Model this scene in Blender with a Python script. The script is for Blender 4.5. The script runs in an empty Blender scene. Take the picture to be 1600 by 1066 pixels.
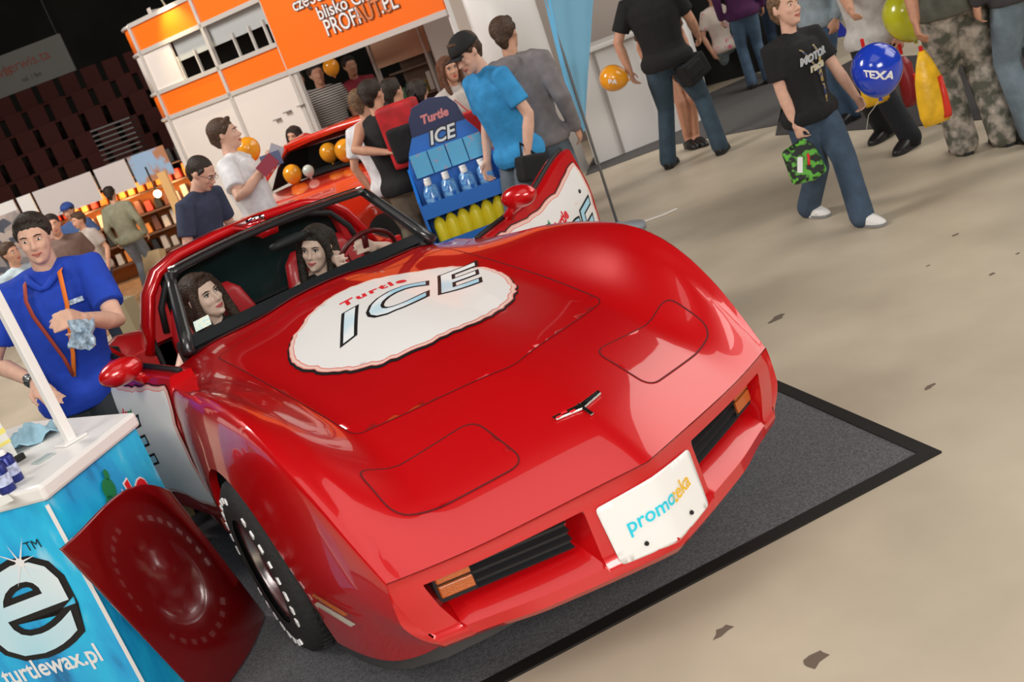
import bpy, bmesh, math, random
import numpy as np
from mathutils import Vector, Matrix
random.seed(7)
SC=bpy.context.scene; COL=SC.collection
# ---------------------------------------------------------------- camera
CAM=Vector((-1.32982,-2.16820,1.78995)); YA,PIT,RO=.460487,.295648,.349715; FPX=1596.62
fw=Vector((math.sin(YA)*math.cos(PIT),math.cos(YA)*math.cos(PIT),-math.sin(PIT)))
rt=Vector((math.cos(YA),-math.sin(YA),0)); dn=fw.cross(rt)
c_,s_=math.cos(RO),math.sin(RO)
CX=c_*rt+s_*dn; CY=-s_*rt+c_*dn
cd=bpy.data.cameras.new('camera'); cam=bpy.data.objects.new('camera',cd); COL.objects.link(cam)
cd.sensor_width=36; cd.lens=36*FPX/1600; cd.clip_start=.05; cd.clip_end=200
cam.matrix_world=Matrix(((CX.x,-CY.x,-fw.x,CAM.x),(CX.y,-CY.y,-fw.y,CAM.y),(CX.z,-CY.z,-fw.z,CAM.z),(0,0,0,1)))
cd.dof.use_dof=True; cd.dof.focus_distance=3.9; cd.dof.aperture_fstop=5.0
SC.camera=cam
def at(px,py,D):
    """a point in the hall D metres deep along the line of sight (used once, to turn survey marks into hall coordinates)"""
    return CAM+(CX*((px-800)/FPX)+CY*((py-533)/FPX)+fw)*D
def fl(px,py,z=0.):
    d=CX*((px-800)/FPX)+CY*((py-533)/FPX)+fw
    return CAM+d*((z-CAM.z)/d.z)
# ---------------------------------------------------------------- light
SC.view_settings.view_transform='Standard'; SC.view_settings.look='None'; SC.view_settings.gamma=1
SC.view_settings.use_curve_mapping=False; SC.view_settings.exposure=0.0
w=bpy.data.worlds.new('hall_air'); SC.world=w; w.use_nodes=True
w.node_tree.nodes['Background'].inputs[0].default_value=(1,.93,.85,1); w.node_tree.nodes['Background'].inputs[1].default_value=.05
def area(name,loc,sx,sy,power,color=(1,.96,.9),aim=None):
    l=bpy.data.lights.new(name,'AREA'); l.shape='RECTANGLE'; l.size=sx; l.size_y=sy; l.energy=power; l.color=color
    o=bpy.data.objects.new(name,l); COL.objects.link(o); o.location=loc
    if aim is not None: o.rotation_euler=(Vector(aim)-Vector(loc)).to_track_quat('-Z','Y').to_euler()
    return o
area('hall_and_fill_light',(-1.0,-1.7,7.4),5.4,5.4,100)
area('hall_and_fill_light',(-2.2,-6.0,3.6),3.8,2.4,430,aim=(0,2,.6))  # added fill panel behind the camera, not one of the hall lamps
area('hall_and_fill_light',(12,-6,8.6),8,8,820,aim=(4,1.5,0))
area('hall_and_fill_light',(13.5,3,7.6),9,9,600,(1,.95,.88),aim=(6,6,0))
area('hall_and_fill_light',(-3.6,7.5,7.0),3,3,720,(1,.94,.88),aim=(3.0,11,1.2))
area('hall_and_fill_light',(-5.0,-.5,5.2),2.0,2.0,120,aim=(-.9,2.6,.6))  # added side fill for the man in the blue polo

# ---------------------------------------------------------------- materials
MATS={}
def mat(name,col,rough=.5,metal=0,coat=0,spec=.5,emit=0,trans=0,alpha=1,noise=0,nscale=40,bump=0,bscale=60,col2=None,sheen=0,ior=1.45,tex='noise',detail=3,thr=None):
    if name in MATS: return MATS[name]
    m=bpy.data.materials.new(name); m.use_nodes=True; nt=m.node_tree; b=nt.nodes['Principled BSDF']
    b.inputs['Base Color'].default_value=(*col,1); b.inputs['Roughness'].default_value=rough; b.inputs['Metallic'].default_value=metal
    b.inputs['Coat Weight'].default_value=coat; b.inputs['Coat Roughness'].default_value=.03; b.inputs['Specular IOR Level'].default_value=spec
    b.inputs['Transmission Weight'].default_value=trans; b.inputs['IOR'].default_value=ior; b.inputs['Alpha'].default_value=alpha
    if sheen: b.inputs['Sheen Weight'].default_value=sheen
    if emit: b.inputs['Emission Color'].default_value=(*col,1); b.inputs['Emission Strength'].default_value=emit
    if noise or col2 or bump:
        tc=nt.nodes.new('ShaderNodeTexCoord')
    if noise or col2:
        if tex=='wave':
            n=nt.nodes.new('ShaderNodeTexWave'); n.bands_direction='Z'; n.inputs['Scale'].default_value=nscale; n.inputs['Distortion'].default_value=.6; out=n.outputs['Fac']
        elif tex=='voronoi':
            n=nt.nodes.new('ShaderNodeTexVoronoi'); n.inputs['Scale'].default_value=nscale; out=n.outputs['Color']
        else:
            n=nt.nodes.new('ShaderNodeTexNoise'); n.inputs['Scale'].default_value=nscale; n.inputs['Detail'].default_value=detail; out=n.outputs['Fac']
        nt.links.new(tc.outputs['Object'],n.inputs['Vector'])
        r=nt.nodes.new('ShaderNodeValToRGB'); nt.links.new(out,r.inputs[0])
        c2=col2 or tuple(max(0,min(1,x*(1-noise))) for x in col); c1=col if col2 else tuple(min(1,x*(1+noise)) for x in col)
        lo,hi=thr or (.35,.65)
        r.color_ramp.elements[0].position=lo; r.color_ramp.elements[0].color=(*c2,1)
        r.color_ramp.elements[1].position=hi; r.color_ramp.elements[1].color=(*c1,1)
        nt.links.new(r.outputs[0],b.inputs['Base Color'])
        if emit: nt.links.new(r.outputs[0],b.inputs['Emission Color'])
    if bump:
        n2=nt.nodes.new('ShaderNodeTexNoise'); n2.inputs['Scale'].default_value=bscale; n2.inputs['Detail'].default_value=4
        nt.links.new(tc.outputs['Object'],n2.inputs['Vector'])
        bp=nt.nodes.new('ShaderNodeBump'); bp.inputs['Strength'].default_value=bump; bp.inputs['Distance'].default_value=.02
        nt.links.new(n2.outputs['Fac'],bp.inputs['Height']); nt.links.new(bp.outputs[0],b.inputs['Normal'])
    MATS[name]=m; return m
paint=mat('candy red paint',(.60,.002,.005),.3,.15,coat=1,spec=.6)
paint_dark=mat('dark red paint',(.16,.001,.002),.4,.2,coat=.5)
red_trim=mat('red vinyl',(.55,.01,.015),.45)
black=mat('black rubber',(.012,.012,.013),.6)
blackg=mat('black gloss',(.01,.01,.012),.25)
seam_m=mat('panel gap',(.10,.002,.004),.6)
chrome=mat('chrome',(.8,.8,.82),.12,1)
alu=mat('polished aluminium',(.75,.75,.76),.25,1)
white=mat('white gloss laminate',(.82,.80,.78),.35)
whitep=mat('white vinyl print',(.86,.85,.84),.3,coat=.3)
pinkedge=mat('pink flame edge',(.85,.28,.24),.3)
lblue=mat('ice blue print',(.42,.72,.88),.3)
inkblack=mat('black print',(.01,.01,.012),.4)
inkwhite=mat('white print',(.85,.85,.85),.4)
inkred=mat('red print',(.75,.02,.03),.4)
inkgreen=mat('green print',(.01,.22,.08),.4)
amber=mat('amber lens',(.55,.13,.02),.3,coat=.5,bump=.4,bscale=200)
clear_l=mat('clear lens',(.55,.5,.42),.2,coat=.6)
# ---------------------------------------------------------------- mesh helpers
class MB:
    def __init__(s): s.v=[]; s.f=[]
    def add(s,vs,fs):
        n=len(s.v); s.v+= [tuple(v) for v in vs]; s.f+=[tuple(i+n for i in f) for f in fs]; return s
    def box(s,c,d,R=None,taper=1):
        hx,hy,hz=d[0]/2,d[1]/2,d[2]/2; c=Vector(c)
        P=[Vector((x*hx*(taper if z>0 else 1),y*hy*(taper if z>0 else 1),z*hz)) for z in(-1,1) for y in(-1,1) for x in(-1,1)]
        if R: P=[R@p for p in P]
        return s.add([c+p for p in P],[(0,2,3,1),(4,5,7,6),(0,1,5,4),(2,6,7,3),(0,4,6,2),(1,3,7,5)])
    def tube(s,pts,rad,n=10,cap=True,flat=1.,up=None):
        pts=[Vector(p) for p in pts]; 
        if not hasattr(rad,'__len__'): rad=[rad]*len(pts)
        vs=[];fs=[]; prev=None; N=len(pts)
        for i,p in enumerate(pts):
            t=(pts[min(i+1,N-1)]-pts[max(i-1,0)]).normalized()
            if prev is None:
                a=Vector(up) if up else (Vector((0,0,1)) if abs(t.z)<.9 else Vector((0,1,0)))
                u=(a-t*a.dot(t)).normalized()
            else: u=(prev-t*prev.dot(t)).normalized()
            prev=u; b=t.cross(u)
            for k in range(n):
                an=2*math.pi*k/n; vs.append(p+u*(math.cos(an)*rad[i]*flat)+b*(math.sin(an)*rad[i]))
        for i in range(N-1):
            for k in range(n): fs.append((i*n+k,i*n+(k+1)%n,(i+1)*n+(k+1)%n,(i+1)*n+k))
        if cap: fs.append(tuple(range(n))[::-1]); fs.append(tuple((N-1)*n+k for k in range(n)))
        return s.add(vs,fs)
    def limb(s,pts,rad,n=12):
        """tapered limb with rounded ends"""
        pts=[Vector(p) for p in pts]; a=(pts[0]-pts[1]).normalized(); b=(pts[-1]-pts[-2]).normalized()
        P=[];R=[]
        for k in (.98,.8,.45): P.append(pts[0]+a*rad[0]*k); R.append(rad[0]*math.sqrt(1-k*k))
        P+=pts; R+=list(rad)
        for k in (.45,.8,.98): P.append(pts[-1]+b*rad[-1]*k); R.append(rad[-1]*math.sqrt(1-k*k))
        return s.tube(P,R,n)
    def ell(s,c,r,R=None,nu=16,nv=10):
        c=Vector(c); vs=[];fs=[]
        if not hasattr(r,'__len__'): r=(r,r,r)
        vs.append(Vector((0,0,r[2])))
        for j in range(1,nv):
            t=math.pi*j/nv
            for i in range(nu):
                p=2*math.pi*i/nu; vs.append(Vector((r[0]*math.sin(t)*math.cos(p),r[1]*math.sin(t)*math.sin(p),r[2]*math.cos(t))))
        vs.append(Vector((0,0,-r[2])))
        for i in range(nu): fs.append((0,1+i,1+(i+1)%nu))
        for j in range(nv-2):
            for i in range(nu):
                a=1+j*nu; fs.append((a+i,a+nu+i,a+nu+(i+1)%nu,a+(i+1)%nu))
        a=1+(nv-2)*nu
        for i in range(nu): fs.append((a+i,len(vs)-1,a+(i+1)%nu))
        if R: vs=[R@v for v in vs]
        return s.add([c+v for v in vs],fs)
    def loft(s,rings,cap=True,close=True):
        n=len(rings[0]); vs=[p for r in rings for p in r]; fs=[]
        for i in range(len(rings)-1):
            for k in range(n if close else n-1): fs.append((i*n+k,i*n+(k+1)%n,(i+1)*n+(k+1)%n,(i+1)*n+k))
        if cap: fs.append(tuple(range(n))[::-1]); fs.append(tuple((len(rings)-1)*n+k for k in range(n)))
        return s.add(vs,fs)
    def prism(s,poly,h,M=None,z0=0):
        """extrude polygon (2D) from z0 to z0+h then transform by M (callable or Matrix)"""
        n=len(poly); vs=[Vector((x,y,z0)) for x,y in poly]+[Vector((x,y,z0+h)) for x,y in poly]
        if M is not None: vs=[M(v) if callable(M) and not isinstance(M,Matrix) else M@v for v in vs]
        return s.add(vs,[tuple(range(n))[::-1],tuple(range(n,2*n))]+[(k,(k+1)%n,n+(k+1)%n,n+k) for k in range(n)])
    def lathe(s,prof,c,axis='z',n=32,R=None):
        vs=[];fs=[];c=Vector(c)
        for r,h in prof:
            for k in range(n):
                a=2*math.pi*k/n; v=Vector((r*math.cos(a),r*math.sin(a),h))
                if axis=='x': v=Vector((v.z,v.x,v.y))
                if axis=='y': v=Vector((v.y,v.z,v.x))
                if R: v=R@v
                vs.append(c+v)
        for i in range(len(prof)-1):
            for k in range(n): fs.append((i*n+k,i*n+(k+1)%n,(i+1)*n+(k+1)%n,(i+1)*n+k))
        return s.add(vs,fs)
    def obj(s,name,m,parent=None,smooth=False,bevel=0,fix=True):
        me=bpy.data.meshes.new(name); me.from_pydata(s.v,[],s.f); me.validate()
        if fix:
            b=bmesh.new(); b.from_mesh(me); bmesh.ops.recalc_face_normals(b,faces=b.faces); b.to_mesh(me); b.free()
        if smooth: me.shade_smooth()
        me.materials.append(m); o=bpy.data.objects.new(name,me); COL.objects.link(o)
        if parent is not None: setp(o,parent)
        if bevel:
            q=o.modifiers.new('bevel','BEVEL'); q.width=bevel; q.segments=2; q.limit_method='ANGLE'
        return o
def setp(o,parent):
    bpy.context.view_layer.update()
    o.parent=parent; o.matrix_parent_inverse=parent.matrix_world.inverted()
def smoothang(o,a=35):
    o.data.shade_smooth()
    try: o.data.set_sharp_from_angle(angle=math.radians(a))
    except Exception: pass
    return o
def thing(name,label,cat,loc=(0,0,0),rz=0,group=None):
    o=bpy.data.objects.new(name,None); COL.objects.link(o); o.empty_display_size=.1; o.location=loc; o.rotation_euler=(0,0,rz)
    bpy.context.view_layer.update()
    return tag(o,label,cat,group)
def tag(o,label,cat,group=None,kind=None):
    o['label']=label; o['category']=cat
    if group: o['group']=group
    if kind: o['kind']=kind
    return o
def struct(o): o['kind']='structure'; return o
def dup(o,loc=None,rz=None,label=None):
    r=o.copy(); COL.objects.link(r)
    if loc is not None: r.location=loc
    if rz is not None: r.rotation_euler=(0,0,rz)
    if label: r['label']=label
    def rec(a,b):
        for ch in a.children:
            c=ch.copy(); COL.objects.link(c); c.parent=b; c.matrix_parent_inverse=ch.matrix_parent_inverse.copy(); rec(ch,c)
    rec(o,r); return r
def spline(xs,ys):
    """monotone-ish cubic (Catmull-Rom on uneven knots)"""
    xs=list(xs);ys=[np.array(y,float) for y in ys];n=len(xs)
    m=[]
    for i in range(n):
        if i==0: m.append((ys[1]-ys[0])/(xs[1]-xs[0]))
        elif i==n-1: m.append((ys[-1]-ys[-2])/(xs[-1]-xs[-2]))
        else: m.append(.5*((ys[i+1]-ys[i])/(xs[i+1]-xs[i])+(ys[i]-ys[i-1])/(xs[i]-xs[i-1])))
    def f(x):
        if x<=xs[0]: return ys[0]+m[0]*(x-xs[0])
        if x>=xs[-1]: return ys[-1]+m[-1]*(x-xs[-1])
        i=max(k for k in range(n-1) if xs[k]<=x); h=xs[i+1]-xs[i]; t=(x-xs[i])/h
        return (2*t**3-3*t*t+1)*ys[i]+(t**3-2*t*t+t)*h*m[i]+(-2*t**3+3*t*t)*ys[i+1]+(t**3-t*t)*h*m[i+1]
    return f
def sstep(t): t=max(0,min(1,t)); return t*t*(3-2*t)
# text as meshes mapped on a surface: M(u,v,lift)->point
def text_mb(s,size,M,lift=.002,offset=0,shear=0,align='CENTER',bold=0,space=1,wx=1,step=.05):
    cu=bpy.data.curves.new('t','FONT'); cu.body=s; cu.size=size; cu.shear=shear; cu.align_x=align; cu.align_y='CENTER'; cu.offset=offset+bold
    cu.resolution_u=3 if size<.3 else 4; cu.space_character=space; cu.fill_mode='FRONT'
    ob=bpy.data.objects.new('t',cu); COL.objects.link(ob); dg=bpy.context.evaluated_depsgraph_get()
    me=bpy.data.meshes.new_from_object(ob.evaluated_get(dg))
    b=bmesh.new(); b.from_mesh(me); bmesh.ops.triangulate(b,faces=b.faces)
    for _i in range(5):
        L=[e for e in b.edges if e.calc_length()>step]
        if not L: break
        bmesh.ops.subdivide_edges(b,edges=L,cuts=1); bmesh.ops.triangulate(b,faces=b.faces)
    b.to_mesh(me); b.free()
    mb=MB(); mb.add([M(v.co.x*wx,v.co.y,lift) for v in me.vertices],[tuple(p.vertices) for p in me.polygons])
    bpy.data.objects.remove(ob); bpy.data.curves.remove(cu); bpy.data.meshes.remove(me)
    return mb
def frameM(o,u,v):
    o=Vector(o);u=Vector(u).normalized();v=Vector(v).normalized();n=u.cross(v)
    return lambda a,b,l: o+u*a+v*b+n*l
def ragged(poly,seed,amp,sub=6):
    rnd=random.Random(seed); n=len(poly); out=[]
    for i in range(n):
        p0,p1,p2,p3=[Vector(poly[(i+k-1)%n]) for k in range(4)]
        for j in range(sub):
            t=j/sub
            q=.5*((2*p1)+(-p0+p2)*t+(2*p0-5*p1+4*p2-p3)*t*t+(-p0+3*p1-3*p2+p3)*t**3)
            d=(p2-p0).normalized(); q=q+Vector((d.y,-d.x))*rnd.uniform(-amp,amp); out.append((q.x,q.y))
    return out
def scalepoly(poly,d):
    """offset a polygon outwards by d (approximately)"""
    n=len(poly); A=sum(poly[i][0]*poly[(i+1)%n][1]-poly[(i+1)%n][0]*poly[i][1] for i in range(n)); sg=1 if A>0 else -1
    out=[]
    for i in range(n):
        a=Vector(poly[i-3]);b=Vector(poly[(i+3)%n]); t=(b-a).normalized(); nn=Vector((t.y,-t.x))*sg
        p=Vector(poly[i])+nn*d; out.append((p.x,p.y))
    return out
def inpoly(x,y,poly):
    c=False;n=len(poly);j=n-1
    for i in range(n):
        xi,yi=poly[i];xj,yj=poly[j]
        if (yi>y)!=(yj>y) and x<(xj-xi)*(y-yi)/(yj-yi)+xi: c=not c
        j=i
    return c
def sheet(poly,S,step=.02,lift=.002,extra=None):
    """fill a 2D polygon with a fine triangulated sheet lying on surface S(u,v,lift)"""
    from mathutils.geometry import delaunay_2d_cdt
    xs=[p[0] for p in poly];ys=[p[1] for p in poly]; pts=[Vector(p) for p in poly]; n=len(pts)
    x=min(xs)+step/2
    while x<max(xs):
        y=min(ys)+step/2
        while y<max(ys):
            if inpoly(x,y,poly): pts.append(Vector((x,y)))
            y+=step
        x+=step
    V,E,Fc,_,_,_=delaunay_2d_cdt(pts,[(i,(i+1)%n) for i in range(n)],[],0,1e-6)
    mb=MB(); keep=[]
    for f_ in Fc:
        c=sum((V[i] for i in f_),Vector((0,0)))/len(f_)
        if inpoly(c.x,c.y,poly): keep.append(tuple(f_))
    mb.add([S(v.x,v.y,lift) for v in V],keep); return mb
def ribbon(path,S,wd,lift,closed=False):
    n=len(path); vs=[];fs=[]
    for i in range(n):
        a=Vector(path[i-1] if (closed or i>0) else path[0]); b=Vector(path[(i+1)%n] if (closed or i<n-1) else path[-1])
        t=(b-a).normalized(); nn=Vector((t.y,-t.x))*wd/2; p=Vector(path[i])
        for q in (p+nn,p-nn): vs.append(S(q.x,q.y,lift))
    for i in range(n if closed else n-1):
        j=(i+1)%n; fs.append((2*i,2*i+1,2*j+1,2*j))
    return MB().add(vs,fs)
def roundpoly(corners,r,seg=5,sub=8):
    out=[];n=len(corners)
    for i in range(n):
        p=Vector(corners[i]);a=(Vector(corners[i-1])-p).normalized();b=(Vector(corners[(i+1)%n])-p).normalized()
        p1=p+a*r;p2=p+b*r
        for k in range(seg+1):
            t=k/seg; q=(1-t)**2*p1+2*t*(1-t)*p+t*t*p2; out.append((q.x,q.y))
        e=Vector(corners[(i+1)%n])-b*r
        for k in range(1,sub): q=p2.lerp(e,k/sub); out.append((q.x,q.y))
    return out
def emb(root,name,mb,m,**k): return mb.obj(name,m,root,**k)
# ---------------------------------------------------------------- car body surface functions (car: x across, y rearwards, z up)
def ylip(x): x=abs(x); return -.011+.385*x-.02*(1-math.exp(-x*8))+.25*max(0,x-.6)**2
XC=.722; YC=ylip(XC)
ARC_Y,ARC_Z,ARC_R=1.2,.34,.385
_zc=spline([-.02,.06,.16,.243,.40,.576,.8,1.2,1.6,2.0,2.3],[.552,.600,.652,.685,.737,.780,.818,.872,.920,.960,.975])
_zr=spline([0,.05,.12,.2,.34,.49,.66,.91,1.15,1.42,1.64,2.1],[.532,.585,.660,.740,.842,.912,.948,.958,.946,.915,.895,.89])
_xr=spline([0,.1,.2,.34,.5,.7,1.0,1.64,2.1],[.722,.742,.756,.770,.775,.775,.772,.755,.74])
_xm=spline([0,.15,.35,.6,.95,1.35,1.75,2.0],[.732,.765,.805,.84,.862,.85,.81,.79])
_zb=spline([0,.1,.25,.55,2.0],[.284,.232,.178,.155,.17])
_tk=spline([0,.15,.35,.6,2.0],[.075,.06,.042,.035,.03])
def XR(y): return float(_xr(max(0,y-YC)))
def H(x,y):
    ax=abs(x); yp=max(-.02,y-ylip(min(ax,.72)))
    k=sstep((y-1.3)/.8); yp=yp*(1-k)+(y-.03)*k
    zc=float(_zc(yp)); zr=float(_zr(max(0,y-YC) if y>1.3 else yp if ax<.7 else max(0,y-YC))); xr=XR(max(YC,y))
    base=zc-.022*sstep(ax/.55)-.012*sstep(ax/.72)*math.exp(-yp/.2)
    w=sstep((ax-.47)/(xr-.47))
    z=base*(1-w)+zr*w
    if yp>.3: z+=.016*sstep((yp-.3)/.9)*math.exp(-(x/.23)**4)
    return z
# ---------------------------------------------------------------- the red sports car
def glass_mat(name,tint=(.9,.95,.95),fac=.06):
    m=bpy.data.materials.new(name); m.use_nodes=True; nt=m.node_tree; nt.nodes.remove(nt.nodes['Principled BSDF'])
    out=nt.nodes['Material Output']; t=nt.nodes.new('ShaderNodeBsdfTransparent'); g=nt.nodes.new('ShaderNodeBsdfGlossy'); mx=nt.nodes.new('ShaderNodeMixShader'); fr=nt.nodes.new('ShaderNodeLayerWeight'); mm=nt.nodes.new('ShaderNodeMath'); mm.operation='MULTIPLY'; mm.inputs[1].default_value=.28
    t.inputs[0].default_value=(*tint,1); g.inputs['Roughness'].default_value=.02; fr.inputs[0].default_value=.25
    nt.links.new(fr.outputs['Facing'],mm.inputs[0]); nt.links.new(mm.outputs[0],mx.inputs[0]); nt.links.new(t.outputs[0],mx.inputs[1]); nt.links.new(g.outputs[0],mx.inputs[2]); nt.links.new(mx.outputs[0],out.inputs[0]); return m
glass=glass_mat('clear glass'); tintglass=glass_mat('smoked glass',(.12,.15,.15))
car=thing('sports_car','candy red sports car with white logo decal on the hood, parked on the grey mat','car')
def HS(x,y,l): return Vector((x,y,H(x,y)+l))
YB=2.20
def cowl(s): return 2.125+.06*s*s
ys=sorted(set([YC+.0,YC+.012,YC+.03,YC+.055]+[YC+.08+.028*i for i in range(int((YB-YC-.08)/.028)+1)]+[ARC_Y+ARC_R*math.cos(math.pi*k/36) for k in range(37)]+[ARC_Y-ARC_R-.004,ARC_Y+ARC_R+.004,YB]))
def zbot(y):
    z=float(_zb(max(0,y-YC))); d=abs(y-ARC_Y)
    if d<ARC_R: z=max(z,ARC_Z+math.sqrt(ARC_R**2-d*d))
    return z
NX=40; top=[]
for y0 in ys:
    t=(y0-YC)/(YB-YC); row=[]
    for i in range(-NX,NX+1):
        s=i/NX; s=math.copysign(abs(s)**.92,s)
        x=s*XR(y0); y=(1-t)*ylip(min(XC,abs(s)*XC))+t*(cowl(s)+ (YB-cowl(1)))
        if abs(i)==NX: y=y0
        row.append(Vector((x,y,H(x,y) if abs(i)<NX else float(_zr(max(0,y0-YC))))))
    top.append(row)
body=MB(); body.loft(top,cap=False,close=False)
def side_prof(y0,sg):
    zc_=float(_zr(y0-YC)); xr=XR(y0); xm=float(_xm(y0-YC)); zb=zbot(y0); zm=min(.52,.5*(zc_+float(_zb(y0-YC))))
    pts=[]
    N1,N2=10,8
    for k in range(N1+1):
        a=(k/N1)*math.pi/2; z=zm+(zc_-zm)*math.cos(a); z=max(z,zb) ; q=(z-zm)/(zc_-zm) if z>zm else 0
        pts.append(Vector((sg*(xr+(xm-xr)*math.sqrt(max(0,1-q*q))),y0,z)))
    for k in range(1,N2+1):
        z=zm+(zb-zm)*k/N2 if zb<zm else zb
        x=xm-float(_tk(y0-YC))*((zm-z)/max(.1,zm-float(_zb(y0-YC))))**1.5 if z<zm else pts[-1].x*sg
        pts.append(Vector((sg*x,y0,z)))
    q=pts[-1]; pts.append(q+Vector((-sg*.03,0,.0)))
    return pts
for sg in(-1,1):
    body.loft([side_prof(y,sg) for y in ys],cap=False,close=False)
# nose fascia with two grille cavities; columns across, rows down: (offset behind the lip line, z)
solid=[(0,.552),(.010,.540),(.012,.525),(.008,.502),(.006,.490),(.0,.42),(-.006,.36),(-.014,.335),(-.020,.328),(-.024,.315),(-.022,.295),(0,.272),(.05,.262),(.2,.258)]
cav=  [(0,.552),(.010,.540),(.012,.525),(.008,.502),(.085,.506),(.10,.44),(.10,.395),(.085,.388),(.0,.347),(-.020,.333),(-.022,.295),(0,.272),(.05,.262),(.2,.258)]
cols=[(0,0),(.06,0),(.12,0),(.185,0),(.200,0),(.206,1),(.22,1)]+[(.22+.04*i,1) for i in range(1,10)]+[(.605,1),(.632,1),(.640,0),(.66,0),(.69,0),(.71,0),(XC,0)]
def tin(x,z): return .075*max(0,min(1,(.50-z)/.216))**1.5*sstep((x-.35)/.3)
fr=[]
for sg in(-1,1):
    rings=[]
    for x,c in cols:
        pr=cav if c else solid; z0=H(x,ylip(x)) if x<XC else .532; k=(z0-.552)
        ins=0 
        rings.append([Vector((sg*(x-(.03*(i in(5,6,7)) if c and x>.6 else 0)-tin(x,z)+(.012 if c and x<.215 and i in(5,6,7) else 0)),ylip(x)+o-(.0018 if i==0 else 0),z+k*max(0,min(1,(z-.27)/.28))-(.0012 if i==0 else 0))) for i,(o,z) in enumerate(pr)])
    # turn the corner into the side
    r0=side_prof(YC,sg)
    body.loft(rings,cap=False,close=False)
    lr=rings[-1]
    def edge(z):
        for i in range(11):
            if lr[i].z>=z>=lr[i+1].z: t=(lr[i].z-z)/max(1e-6,lr[i].z-lr[i+1].z); return lr[i].lerp(lr[i+1],t)
        return lr[0] if z>lr[0].z else lr[11]
    body.loft([[edge(p.z) for p in r0[:-1]],[edge(p.z)*.4+p*.6+Vector((sg*.002,-.001,0)) for p in r0[:-1]],r0[:-1]],cap=False,close=False)
bo=body.obj('body_shell',paint,car)
bm=bmesh.new(); bm.from_mesh(bo.data); bmesh.ops.remove_doubles(bm,verts=bm.verts,dist=.0008); bmesh.ops.dissolve_degenerate(bm,dist=.0003,edges=bm.edges); bmesh.ops.recalc_face_normals(bm,faces=bm.faces); bm.to_mesh(bo.data); bm.free()
smoothang(bo,32)
# underside, wheel arches
u=MB(); u.box((0,1.55,.20),(1.1,1.2,.08)); u.box((0,.80,.36),(1.1,.4,.2))
for sg in(-1,1):
    pr=[(ARC_R-.004,sg*.5),(ARC_R-.004,sg*.83)]
    AA=[math.radians(-12+204*k/24) for k in range(25)]
    u.loft([[Vector((sg*x,ARC_Y+math.cos(a)*r_,ARC_Z+math.sin(a)*r_)) for a in AA] for x,r_ in((.52,.05),(.52,ARC_R+.02),(.82,ARC_R+.02))],cap=False,close=False)
u.obj('wheel_arch_liner',black,car)
# chin spoiler
sp=[(-.80,.825),(-.785,.72),(-.755,.60),(-.70,.52),(-.60,.46),(-.45,.42),(-.3,.40),(0,.38)]
sp=sp+[(-x,y) for x,y in sp[::-1][1:]]
mb=MB(); mb.loft([[Vector((x,y,.22)),Vector((x*.99,y-.012,.115)),Vector((x*.975,y+.01,.115)),Vector((x*.97,y+.03,.22))] for x,y in sp]); smoothang(mb.obj('chin_spoiler',mat('grey plastic',(.045,.045,.047),.45),car),40)
# grilles and turn signals
FS=lambda x,o,z: Vector((x,ylip(x)+o,z))
for sg in(-1,1):
    g=MB(); xs=[.235+.045*i for i in range(7)]
    g.loft([[FS(sg*x,.062,.503),FS(sg*x,.062,.388),FS(sg*x,.10,.388),FS(sg*x,.10,.503)] for x in xs])
    go=g.obj('grille',blackg,car)
    g=MB()
    for k in range(4):
        z=.396+.027*k
        g.loft([[FS(sg*x,.044,z),FS(sg*x,.066,z+.010),FS(sg*x,.066,z),FS(sg*x,.048,z-.004)] for x in xs])
    g.obj('grille_slat',mat('satin black plastic',(.02,.02,.022),.3,spec=.7),go)
    g=MB(); xs2=[.508,.54,.575,.60]
    for z0,z1 in((.452,.488),(.408,.444)): g.loft([[FS(sg*x,.040,z1),FS(sg*x,.040,z0),FS(sg*x,.09,z0),FS(sg*x,.09,z1)] for x in xs2])
    ts=g.obj('turn_signal',amber,car,bevel=.003)
    g=MB(); g.loft([[FS(sg*x,.050,.500),FS(sg*x,.050,.392),FS(sg*x,.10,.392),FS(sg*x,.10,.500)] for x in [.504]+xs2+[.607]]); g.obj('lamp_housing',black,ts)
    # side marker
    def SM(a,b,l,sg=sg): # a along y, b z
        y0=a; xm=float(_xm(y0-YC)); return Vector((sg*(xm+l),y0,b))
    mk=sheet([(.52,.375),(.70,.40),(.73,.385),(.55,.36)],SM,.03,.003).obj('side_marker',amber,car,smooth=True)
    sheet([(.50,.345),(.70,.37),(.74,.35),(.54,.325)],SM,.03,.003).obj('marker_lens',clear_l,mk,smooth=True)
# hood panel and headlight doors, each its own skin with a gap around it
def gap(name,poly,lift,m,w=.007):
    p=sheet(poly,HS,.03,lift).obj(name,m,car,smooth=True)
    ribbon(poly,HS,w*.75,lift+.0006,True).obj('panel_gap',seam_m,p,smooth=True); return p
hoodp=roundpoly([(0,.56),(.505,.755),(.53,1.2),(.56,1.93),(0,1.99),(-.56,1.93),(-.53,1.2),(-.505,.755)],.03,4,14)
hood=gap('hood',hoodp,.0012,paint,.006)
for sg in(-1,1): gap('headlight_door',roundpoly([(sg*.605,.53),(sg*.235,.466),(sg*.233,.217),(sg*.605,.335)],.055,6,8),.0014,paint)
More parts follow.
